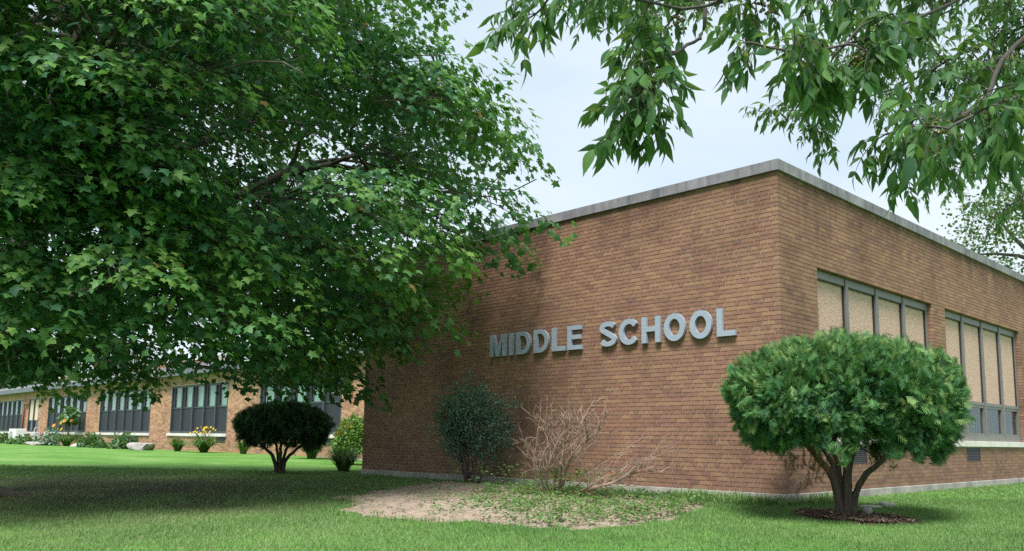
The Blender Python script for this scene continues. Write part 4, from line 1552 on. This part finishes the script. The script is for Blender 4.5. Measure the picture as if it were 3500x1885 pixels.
def dead_stem(pts, r, forks, spreadv, lean, up=.8):
    P = resample(pts, 14)
    P[2:] += np.cumsum(rng.normal(0, .006, (12, 3)), 0)
    mb = MB().tube(P, np.linspace(r * 1.4, r * .55, 14), 6)
    for k in range(int(forks * 1.8)):
        i = rng.integers(4, 14)
        d = norm(lean + rng.normal(0, spreadv, 3) + [0, 0, up * rng.uniform(.4, 1.2)])
        L = rng.uniform(.18, .44)
        Q = curved(P[i], P[i] + d * L, .03, .06, 5)
        mb.tube(Q, np.linspace(r * .52, r * .24, 6), 4)
        for w in range(4):
            j = rng.integers(2, 6)
            e = Q[j] + norm(d + rng.normal(0, .55, 3) + [0, 0, .25]) * rng.uniform(.08, .26)
            mb.tube(curved(Q[j], e, .02, .07, 3), np.linspace(r * .32, .0024, 4), 3)
    mb.build('stem', M['deadtwig'], dead)


db3 = np.array([*db, dbz])
for (pts, r, f) in [
    ([db3, spot(1410, 1165, 12.4), spot(1425, 1105, 12.4), spot(1450, 1080, 12.4), spot(1462, 1060, 12.5)], .022, 11),
    ([db3 + sh_r * .02, spot(1430, 1160, 12.3), spot(1480, 1110, 12.2), spot(1515, 1080, 12.2)], .020, 11),
    ([db3 - sh_r * .1, spot(1395, 1150, 12.6), spot(1400, 1090, 12.6), spot(1405, 1070, 12.6)], .014, 8),
    ([db3 - sh_r * .25, spot(1340, 1190, 12.7), spot(1345, 1120, 12.7), spot(1350, 1066, 12.7)], .014, 9),
    ([db3 - sh_r * .2, spot(1362, 1170, 12.5), spot(1385, 1110, 12.5), spot(1372, 1072, 12.6)], .013, 8),
    ([db3 - sh_r * .1, spot(1372, 1195, 12.4), spot(1405, 1100, 12.3), spot(1436, 1074, 12.3)], .013, 8),
    ([db3, spot(1420, 1180, 12.8), spot(1465, 1120, 12.9), spot(1492, 1075, 12.9)], .014, 9)]:
    dead_stem(pts, r, f, .32, sh_r * .05)
for (pts, r, f) in [
    ([db3 + sh_r * .15 + [0, 0, .03], spot(1500, 1225, 11.9), spot(1570, 1200, 11.8), spot(1625, 1168, 11.7)], .018, 12),
    ([db3 + sh_r * .15 + [0, 0, .03], spot(1480, 1225, 12.0), spot(1560, 1180, 12.0), spot(1650, 1145, 12.0)], .010, 9),
    ([db3 + sh_r * .15 + [0, 0, .05], spot(1470, 1200, 12.1), spot(1520, 1160, 12.1), spot(1590, 1120, 12.1)], .008, 7)]:
    dead_stem(pts, r, f, .28, sh_r * .7, .35)
cl = MB()
for k in range(3):
    c = spot(1537, 1185 + 4 * k, 11.9)
    cl.poly([c + rng.normal(0, .02, 3) for q in range(3)] + [c + [0.02, 0.02, -.05]])
cl.build('withered_leaf', M['deadleaf'], dead)

# ------------------------------------------------------------------ planting bed, weeds, mulch
bed_out = np.array([(-6.5, -1.15), (-5.75, -2.55), (-5.45, -3.2), (-5.1, -4.0), (-4.75, -4.35), (-4.1, -4.5), (-3.7, -4.85), (-3.0, -5.0), (-2.3, -4.8), (-1.7, -4.6), (-1.0, -4.35), (-.45, -4.0),
                    (-.15, -3.3), (-.25, -2.3), (-.55, -1.3), (-.9, -.75), (-2.5, -.55), (-4.5, -.6), (-6.0, -.7)])


def inside(poly, x, y):
    r = np.zeros(np.shape(x), bool)
    n = len(poly)
    for i in range(n):
        x0, y0 = poly[i]
        x1, y1 = poly[(i + 1) % n]
        c = ((y0 > y) != (y1 > y)) & (x < (x1 - x0) * (y - y0) / (y1 - y0 + 1e-12) + x0)
        r ^= c
    return r


def edge_dist(poly, x, y):
    d = np.full(np.shape(x), 1e9)
    n = len(poly)
    for i in range(n):
        a, b = poly[i], poly[(i + 1) % n]
        ab = b - a
        tt = np.clip(((x - a[0]) * ab[0] + (y - a[1]) * ab[1]) / (ab @ ab), 0, 1)
        d = np.minimum(d, np.hypot(x - a[0] - tt * ab[0], y - a[1] - tt * ab[1]))
    return d


def vnoise(x, y, f, seed):
    """smooth lattice noise"""
    r = np.random.default_rng(seed).random((256, 256))
    u, v = x * f + 1000, y * f + 1000
    i, j = np.floor(u).astype(int), np.floor(v).astype(int)
    a, b = u - i, v - j
    a, b = a * a * (3 - 2 * a), b * b * (3 - 2 * b)
    g = lambda p, q: r[p % 256, q % 256]
    return (g(i, j) * (1 - a) + g(i + 1, j) * a) * (1 - b) + (g(i, j + 1) * (1 - a) + g(i + 1, j + 1) * a) * b


def bed(name, poly, step, mat, hgt, label):
    x0, y0 = poly.min(0) - .3
    x1, y1 = poly.max(0) + .3
    X, Y = np.meshgrid(np.arange(x0, x1, step), np.arange(y0, y1, step), indexing='ij')
    wob = (vnoise(X, Y, 3, 1) - .5) * .35
    dd = np.where(inside(poly, X, Y), edge_dist(poly, X, Y), -edge_dist(poly, X, Y)) + wob
    Z = gz(X, Y) + .006 + hgt * np.clip(dd / .5, -.2, 1) + (vnoise(X, Y, 7, 2) - .5) * .03 + (vnoise(X, Y, 19, 3) - .5) * .022 + (vnoise(X, Y, 40, 4) - .5) * .012
    Z = np.where(dd < 0, gz(X, Y) - .03, Z)
    nyy = X.shape[1]
    I, J = np.meshgrid(np.arange(X.shape[0] - 1), np.arange(nyy - 1), indexing='ij')
    a = (I * nyy + J).ravel()
    F = np.stack([a, a + nyy, a + nyy + 1, a + 1], 1)
    okf = (dd.ravel()[F] > -.12).all(1)
    F = F[okf]
    used = np.unique(F)
    re = np.zeros(X.size, int)
    re[used] = np.arange(len(used))
    V = np.stack([X, Y, Z], -1).reshape(-1, 3)[used]
    return tag(link_mesh(name, tri_mesh(name, V, re[F]), mat, None, True), label, None, None, 'structure')


bed('planting_bed', bed_out, .035, M['soil'], .045, 'bare tan soil bed with weeds along the school wall')
th_ = np.linspace(0, 2 * math.pi, 22, endpoint=False)
mul_out = np.stack([1.35 + .72 * np.cos(th_) * (1 + .1 * np.sin(3 * th_)), -.95 + .48 * np.sin(th_) * (1 + .1 * np.cos(2 * th_))], 1)
bed('mulch_bed', mul_out, .035, M['mulch'], .03, 'brown mulch patch under the clipped evergreen')


def chips(name, poly, n, mat, smin, smax, label, cat):
    q = rng.uniform(poly.min(0), poly.max(0), (n * 2, 2))
    q = q[inside(poly, q[:, 0], q[:, 1])][:n]
    P = np.stack([q[:, 0], q[:, 1], gz(q[:, 0], q[:, 1]) + .045], 1)
    cv = np.array([(-.5, -.15, 0), (.5, -.12, .02), (.48, .15, 0), (-.45, .13, .03), (0, 0, .12)])
    cf = np.array([(0, 1, 4), (1, 2, 4), (2, 3, 4), (3, 0, 4)])
    n = len(P)
    o = link_mesh(name, scatter(name, cv, cf, P, frames(rng.normal(0, 1, (n, 3)) * [1, 1, .25], rng.normal(0, .35, (n, 3)) + [0, 0, 1]), rng.uniform(smin, smax, n), rng.random(n)), mat)
    return tag(o, label, cat, None, 'stuff')


chips('mulch_chips', mul_out, 1000, M['chip'], .03, .09, 'shredded brown bark chips scattered under the clipped evergreen', 'mulch')
chips('soil_litter', bed_out, 900, M['litter'], .02, .07, 'dry leaf and twig litter lying on the tan soil', 'litter')


def weeds(name, centers, per, tv, tf, smin, smax, hmin, hmax, spr, mat, label, cat, kind='stuff'):
    n = len(centers)
    P = np.repeat(centers, per, 0)
    th = rng.uniform(0, 2 * math.pi, n * per)
    el = rng.uniform(-.1, .7, n * per)
    d = np.stack([np.cos(th), np.sin(th), el], 1)
    hh = rng.uniform(hmin, hmax, n * per)
    P = P + np.stack([np.cos(th), np.sin(th), np.zeros_like(th)], 1) * rng.uniform(.0, spr, n * per)[:, None]
    P[:, 2] += hh
    nr = np.array([0, 0, 1.0]) + rng.normal(0, .35, d.shape) - d * .3
    tint = np.clip(np.repeat(rng.random(n), per) * .6 + rng.random(n * per) * .4, 0, 1)
    o = link_mesh(name, scatter(name, tv, tf, P, frames(d, nr), rng.uniform(smin, smax, n * per), tint), mat)
    return tag(o, label, cat, None, kind)


def in_bed(n, f):
    q = rng.uniform(bed_out.min(0), bed_out.max(0), (n, 2))
    q = q[inside(bed_out, q[:, 0], q[:, 1])]
    w = f(q[:, 0], q[:, 1])
    q = q[rng.random(len(q)) < w]
    return np.stack([q[:, 0], q[:, 1], gz(q[:, 0], q[:, 1]) + .03], 1)


def dens(x, y):
    """weeds thicken toward the right-hand end of the bed and round the dead shrub"""
    e = np.exp(-(((x + 1.15) / 1.5) ** 2 + ((y + 2.9) / 1.0) ** 2)) + .9 * np.exp(-(((x + 3.2) / .8) ** 2 + ((y + 1.7) / .7) ** 2)) + .8 * np.clip((x + 1.3) / .8, 0, 1)
    return np.clip(e * 1.7 * (.35 + 1.1 * vnoise(x, y, 2.2, 9)) + .05, 0, 1)


weeds('broad_weeds', in_bed(4800, dens), 6, BR_V, BR_F, .022, .055, .0, .11, .07, M['weed'], 'pale green broad-leaved weeds spreading over the planting bed', 'weeds')
weeds('tall_weeds', in_bed(900, lambda x, y: .9 * np.exp(-(((x + 3.0) / .9) ** 2 + ((y + 1.75) / .55) ** 2))), 14, OV_V, OV_F, .05, .085, .02, .42, .12, M['weed'], 'knee-high leafy weeds growing round the foot of the dead shrub', 'weeds')
cv_c = in_bed(5200, lambda x, y: np.clip(1.3 - ((x + 1.9) / 1.25) ** 2 - ((y + 1.05) / .55) ** 2, 0, 1))
weeds('ground_cover', cv_c, 8, OV_V, OV_F, .03, .055, .0, .10, .05, M['cover'], 'low dark green ground cover between dead shrub and brick wall', 'ground cover')
wf = in_bed(60, lambda x, y: (x > -2.4) * .6)
weeds('white_clover', wf, 3, BR_V, BR_F, .012, .02, .10, .13, .012, M['whiteflower'], 'tiny white flowers among the bed weeds', 'flowers')

# ragged grass tufts on the bed edge, against the wall and at the mulch
tufts = []
for k in range(260):
    if k < 150: q = np.array([rng.uniform(-1.6, .15), rng.uniform(-.75, -.06)])
    elif k < 190: q = np.array([rng.uniform(.08, .5), rng.uniform(-.1, 1.2)])
    else:
        i = rng.integers(0, len(bed_out))
        q = bed_out[i] + (bed_out[(i + 1) % len(bed_out)] - bed_out[i]) * rng.random() + rng.normal(0, .12, 2)
    L = rng.uniform(.10, .26) if k < 190 else rng.uniform(.05, .12)
    tufts.append(arching_blades((q[0], q[1], float(gz(*q)) - .01), 16, L, .75, .007, .8, 3))
offs = np.cumsum([0] + [len(a[0]) for a in tufts])
me = tri_mesh('tall_grass', np.concatenate([a[0] for a in tufts]), np.concatenate([a[1] + o_ for a, o_ in zip(tufts, offs)]), {'tint': np.concatenate([a[2] for a in tufts])})
tag(link_mesh('tall_grass', me, M['grass']), 'uncut tufts of grass along the wall footing and bed edge', 'grass', None, 'stuff')

# ------------------------------------------------------------------ lawn blades near the camera


def lawn_blades(n, z0, z1, hmin, hmax, wid, umax=.72):
    z = np.sqrt(rng.uniform(z0 * z0, z1 * z1, n))
    u = rng.uniform(-umax, umax, n)
    P = CAM[None] + z[:, None] * (FWD * [1, 1, 0]) + (u * z)[:, None] * (RIGHT * [1, 1, 0])
    x, y = P[:, 0], P[:, 1]
    ok = ~((x < .06) & (y > -.05) & (x > XL - .1)) & ~((y > YW - .1) & (x < XL))
    sd1 = np.where(inside(bed_out, x, y), edge_dist(bed_out, x, y), -edge_dist(bed_out, x, y)) + (vnoise(x, y, 3, 1) - .5) * .35
    ok &= (sd1 < .03) | (rng.random(n) < .012 + .30 * np.clip((x + 1.7) / 1.2, 0, 1))
    sd2 = np.where(inside(mul_out, x, y), edge_dist(mul_out, x, y), -edge_dist(mul_out, x, y)) + (vnoise(x, y, 3, 1) - .5) * .35
    ok &= (sd2 < .04) | (rng.random(n) < .03)
    dm = np.hypot(x - MT[0], y - MT[1] - 1.9)
    ok &= rng.random(n) < np.clip((dm - 1.5 + 3 * (vnoise(x, y, 1.1, 5) - .5)) / 5.5, .10, 1)
    ok &= rng.random(n) < np.clip(.45 + 1.1 * vnoise(x, y, 2.5, 6), 0, 1)
    x, y, z = x[ok], y[ok], z[ok]
    n = len(x)
    h = rng.uniform(hmin, hmax, n) * (.7 + .6 * vnoise(x, y, 4, 7))
    th = rng.uniform(0, 2 * math.pi, n)
    lean = rng.uniform(.1, .75, n)
    b = np.stack([x, y, gz(x, y) - .004], 1)
    tip = b + np.stack([np.cos(th) * lean * h, np.sin(th) * lean * h, h * (1 - .25 * lean)], 1)
    w = wid * rng.uniform(.7, 1.3, n) * np.maximum(1, z / 11)
    s = np.stack([-np.sin(th + .6), np.cos(th + .6), np.zeros(n)], 1) * w[:, None] / 2
    V = np.stack([b - s, b + s, tip], 1).reshape(-1, 3)
    patch = vnoise(x, y, .9, 8)
    tint = np.clip(.10 + .45 * patch + .40 * vnoise(x, y, .33, 12) + rng.normal(0, .2, n), 0, .92)
    tint = np.where(rng.random(n) < .02 + .10 * np.clip(vnoise(x, y, .7, 14) - .45, 0, 1), 1.0, tint)
    return V, np.repeat(tint, 3)


V1, T1 = lawn_blades(360000, 6.6, 13.5, .022, .055, .0068)
V2, T2 = lawn_blades(120000, 13.5, 21.0, .025, .055, .011)
V = np.concatenate([V1, V2])
me = tri_mesh('grass', V, np.arange(len(V)).reshape(-1, 3), {'tint': np.concatenate([T1, T2])})
tag(link_mesh('grass', me, M['grass']), 'short mown grass blades of the school lawn', 'grass', None, 'stuff')


# ------------------------------------------------------------------ stones
def stone(name, c, sx, sy, sz, rz, mat, label, seed, cat='rock', group=None, flat=.6):
    bm = bmesh.new()
    bmesh.ops.create_icosphere(bm, subdivisions=3, radius=1.0)
    r = np.random.default_rng(seed)
    pl = norm(r.normal(0, 1, (9, 3)))
    off = r.uniform(.62, .92, 9)
    cs, sn = math.cos(rz), math.sin(rz)
    for v in bm.verts:
        p = np.array(v.co)
        for q, o_ in zip(pl, off):
            k = p @ q - o_
            if k > 0: p = p - q * k
        if p[2] > flat: p[2] = flat + (p[2] - flat) * .2
        p = p * (1 + .04 * math.sin(7 * p[0] + seed) + .03 * math.sin(11 * p[1]))
        p = p * [sx, sy, sz]
        v.co = (c[0] + p[0] * cs - p[1] * sn, c[1] + p[0] * sn + p[1] * cs, c[2] + p[2])
    me = bpy.data.meshes.new(name)
    bm.to_mesh(me)
    bm.free()
    return tag(link_mesh(name, me, mat, None, False), label, cat, group)


def along(u, y=4.7):
    """spot on the strip of ground in front of the wing at a heading"""
    a = u * 1.3592
    d = RIGHT * (a - 1750) / FPX + FWD - UP * (1530 - PPY) / FPX
    t = (y - CAM[1]) / d[1]
    x = CAM[0] + t * d[0]
    return np.array([x, y, float(gz(x, y))])


p = along(352, 3.9)
stone('boulder', p + [0, 0, .12], 1.15, .55, .34, .05, M['stone'], 'large grey boulder lying between the lily clumps by the wing', 3)
p = along(197, 4.2)
stone('boulder', p + [0, 0, .05], .75, .4, .25, .1, M['stonepale'], 'small pale boulder beside the leafy plant by the wing', 5)
p = along(92, 4.1)
stone('boulder', p + [0, 0, .12], 1.9, .7, .20, .0, M['stone'], 'flat dark slab of rock lying on the lawn near the white unit', 8, flat=.35)
p = np.array([1.55, .02]) 
stone('garden_stone', (1.16, .62, float(gz(1.16, .62)) + .035), .14, .07, .06, .75, M['stonepale'], 'pale broken stone on the lawn edge behind the evergreen trunk', 11)
stone('garden_stone', (1.02, .40, float(gz(1.02, .40)) + .015), .15, .10, .05, .6, M['stonepale'], 'flat pale stone chip lying in the mulch', 14, flat=.3)
stone('garden_stone', (1.42, -.62, float(gz(1.42, -.62)) + .055), .07, .06, .10, .2, M['stone'], 'dark upright stone leaning by the evergreen trunk', 17)
pb = np.array([-2.95, -2.15])
for (dx, dy, s) in ((0, 0, 1), ):
    c = np.array([pb[0] + dx, pb[1] + dy, float(gz(*pb)) + .06])
    mb = MB()
    mb.tube([c + sh_r * -.17, c + sh_r * -.06 + [0, 0, .02], c + sh_r * .05, c + sh_r * .17 + [0, 0, -.02]], [.03, .04, .035, .02], 7)
    mb.tube([c + sh_r * .75 + [0, 0, -.01], c + sh_r * .82 + [0, 0, .035], c + sh_r * .95], [.03, .05, .02], 7)
    tag(mb.build('plastic_edging', M['plastic'], None, False), 'torn black plastic edging poking from the weeds at the dead shrub', 'edging')


# ------------------------------------------------------------------ plants along the wing
def flower(c, size, d, mb):
    d = norm(np.asarray(d, float))
    a = norm(np.cross(d, [.3, .2, 1]))
    b = np.cross(d, a)
    for k in range(6):
        th = k * math.pi / 3
        o_ = math.cos(th) * a + math.sin(th) * b
        s = -math.sin(th) * a + math.cos(th) * b
        base = c
        mb.poly([base, base + o_ * size * .5 + d * size * .45 - s * size * .2, base + o_ * size + d * size * .55, base + o_ * size * .5 + d * size * .45 + s * size * .2])


def lily(u, y, n, L, spread, w, label, flowers=0, colr='petal', size=.075, lift=1.25):
    p = along(u, y) if u < 840 else np.array([-12.2, .55, float(gz(-12.2, .55))])
    root = empty('daylily_clump', p, label, 'plant', 'daylily clumps')
    Vv, Ff, Tt = arching_blades(p, n, L, spread, w)
    sp_ = (rng.random(len(Vv)) * 0)
    o = link_mesh('blades', tri_mesh('daylily_blades', Vv, Ff, {'tint': Tt}), M['lily'], root)
    o['kind'] = 'stuff'
    for k in range(flowers):
        q = p + np.array([rng.normal(0, L * .45), rng.normal(0, .15), L * lift * rng.uniform(.8, 1.08)])
        MB().tube([p + rng.normal(0, .04, 3) * [1, 1, 0], (p + q) / 2 + [0, 0, .08], q], [.008, .006, .005], 4).build('stalk', M['lily'], root)
        fm = MB()
        flower(q, size, [rng.normal(0, .4), -.8, .6], fm)
        fm.build('flower', M[colr], root)
    return root


def clump(p, label, mats, n=70, L=.5, spread=1.0, w=.035):
    pass


lily(865, 0, 210, .95, 1.0, .032, 'daylily clump with a yellow bloom at the end of the shaded brick wall', 5, 'petal', .11, 1.15)
lily(785, 4.4, 200, 1.15, 1.0, .05, 'grassy daylily clump without flowers under the nearest wing window', 0)
lily(613, 4.6, 110, .85, .9, .045, 'small grassy clump beside the bare wing wall pier', 0)
lily(512, 4.4, 210, 1.15, 1.1, .055, 'daylily clump crowned with many yellow blooms by the wing', 30, 'petal', .065, .85)
lily(447, 4.5, 130, .95, 1.0, .05, 'low grassy daylily clump next to the yellow-flowered one', 0)
lily(166, 4.5, 170, 1.15, 1.1, .06, 'broad dark grassy clump under the middle wing window', 2, 'petal2', .14, 1.2)


def leafy(u, y, rx, rz, n, ls, mat, label, lift=0.0, name='leafy_plant', tv=BR_V, tf=BR_F, cat='plant', base=None):
    p = along(u, y) if base is None else np.array(base, float)
    q = norm(rng.normal(0, 1, (n, 3))) * (rng.random((n, 1)) ** .4) * [rx, rx * .7, rz]
    q[:, 2] = np.abs(q[:, 2]) + lift
    st = []
    for k in range(7):
        t_ = p + q[k] * [.8, .8, .9]
        st.append((curved(p, t_, 0, .05, 4), .02))
    return bushy(name, p, st, p + q, tv, tf, ls, mat, label, cat, 'leafy plants along the wing')


leafy(312, 4.3, 1.0, .85, 420, .20, M['hosta'], 'rounded green leafy plant with yellow tips beside the large boulder')
leafy(228, 4.4, .95, .80, 360, .20, M['hosta'], 'pale green leafy plant between two wing windows')
leafy(252, 4.2, .75, .35, 200, .16, M['cover'], 'low dark leafy plant next to the pale green one')
leafy(127, 4.4, .85, 1.2, 380, .16, M['privet'], 'tall greyish leafy plant by the narrow wing window pier')
leafy(58, 4.4, 1.4, .6, 380, .22, M['hosta'], 'low spreading plant in front of the white unit')
leafy(3, 4.4, 1.2, .75, 300, .2, M['cover'], 'dark rounded plant at the far end of the wing strip')
leafy(172, 4.9, .75, 1.0, 130, .34, M['hosta'], 'tall stemmed broad-leaved plant rising before a dark window', lift=1.35)
brp = np.array([-15.6, 3.1, float(gz(-15.6, 3.1))])
leafy(0, 0, .85, 1.15, 3000, .10, M['brightshrub'], 'bright yellow-green shrub where the brick block meets the wing', lift=.35, name='bright_shrub', cat='shrub', base=brp)
# loose flowers on tall stalks near the middle of the wing
yr = empty('yellow_flower', along(147, 4.4), 'orange-yellow flowers on tall stalks in front of the white sill', 'flowers')
for k in range(7):
    q = along(147, 4.4) + [rng.normal(0, .5), rng.normal(0, .1), rng.uniform(.9, 1.45)]
    MB().tube([along(147, 4.4), q], [.012, .006], 4).build('stalk', M['lily'], yr)
    fm = MB()
    flower(q, .15, [rng.normal(0, .4), -.8, .6], fm)
    fm.build('flower', M['petal2' if k % 2 else 'petal'], yr)

# utility boxes by the wing
p = along(40, 4.75)
ac = empty('air_conditioner', p, 'white outdoor air conditioning unit standing against the wing wall', 'air conditioner')
MB().box(p[0] - .85, p[0] + .85, p[1] - .3, p[1] + .35, p[2] + .05, p[2] + 1.0).build('cabinet', M['white'], ac, bevel=.03)
fan_ = MB()
cxx = p + [-.2, -.325, .52]
fan_.tube([cxx + [0, .015, 0], cxx], [.36, .36], 20)
fan_.build('fan_guard', M['greybox'], ac)
for k in range(6):
    MB().box(cxx[0] - .33, cxx[0] + .33, cxx[1] - .012, cxx[1] - .003, cxx[2] - .25 + k * .1, cxx[2] - .235 + k * .1).build('grille_bar', M['louvre'], ac)
MB().box(p[0] - .7, p[0] - .5, p[1] - .25, p[1] + .3, p[2] - .05, p[2] + .05).build('foot', M['greybox'], ac)
MB().box(p[0] + .5, p[0] + .7, p[1] - .25, p[1] + .3, p[2] - .05, p[2] + .05).build('foot', M['greybox'], ac)
p = along(83, 5.35)
gb = empty('utility_box', p, 'grey metal utility box on the wall below the narrow window', 'utility box')
MB().box(p[0] - .55, p[0] + .55, YW - .35, YW - .005, .15, .80).build('cabinet', M['greybox'], gb, bevel=.02)
MB().box(p[0] - .48, p[0] + .48, YW - .366, YW - .351, .21, .74).build('cover', M['greybox'], gb, bevel=.006)
MB().tube([(p[0] - .35, YW - .15, .8), (p[0] - .35, YW - .15, 1.05), (p[0] - .35, YW - .02, 1.12)], [.03] * 3, 6).build('conduit', M['greybox'], gb)


# ------------------------------------------------------------------ trees beyond the building
def far_tree(base, h, r, n, ls, mat, label, group='trees beyond the school', squash=1.0):
    base = np.array(base, float)
    root = empty('tree', base, label, 'tree', group)
    tb = MB().tube([base - [0, 0, .5], base + [0, 0, h * .25], base + [r * .05, 0, h * .55], base + [0, 0, h * .9]], [h * .03, h * .022, h * .015, .02], 8)
    tips = []
    for k in range(16):
        a = base + [0, 0, h * rng.uniform(.3, .75)]
        e = a + norm(rng.normal(0, 1, 3) + [0, 0, .6]) * r * rng.uniform(.6, 1.0)
        tb.tube(curved(a, e, .05, .06, 4), np.linspace(h * .009, .015, 5), 5)
        tips.append(e)
    tb.build('trunk', M['bark'], root, True)
    cl = []
    for k in range(60):
        d = norm(rng.normal(0, 1, 3))
        cl.append(base + [0, 0, h * .62] + d * np.array([r, r, h * .38]) * rng.uniform(.55, 1.0))
    cl = np.array(cl)
    i = rng.integers(0, len(cl), n)
    P = cl[i] + rng.normal(0, r * .16, (n, 3)) * [1, 1, .7]
    d = rng.normal(0, 1, (n, 3))
    o = link_mesh('crown', scatter('far_crown', DIA_V, DIA_F, P, frames(d, rng.normal(0, .6, (n, 3)) + [0, 0, 1]), rng.uniform(.7, 1.3, n) * ls, np.clip(rng.normal(.5, .3, n), 0, 1)), mat, root)
    o['kind'] = 'stuff'


q = spot(2350, 640, 45)
far_tree((q[0], q[1], -.1), 10.2, 3.0, 9000, .20, M['limeleaf'], 'yellow-green tree top showing above the school roof')
q = spot(2590, 560, 40)
far_tree((q[0], q[1], -.1), 13.5, 3.6, 7000, .20, M['farleaf'], 'mid green airy tree beyond the far end of the school')
q = spot(-10, 1100, 150)
far_tree((q[0], q[1], -.1), 19, 7.5, 8000, .7, M['hazeleaf'], 'rounded hazy green tree far beyond the wing')
q = spot(45, 1100, 175)
far_tree((q[0], q[1], -.1), 20, 8, 8000, .8, M['hazeleaf'], 'tall hazy blue-green tree standing farthest behind the wing')
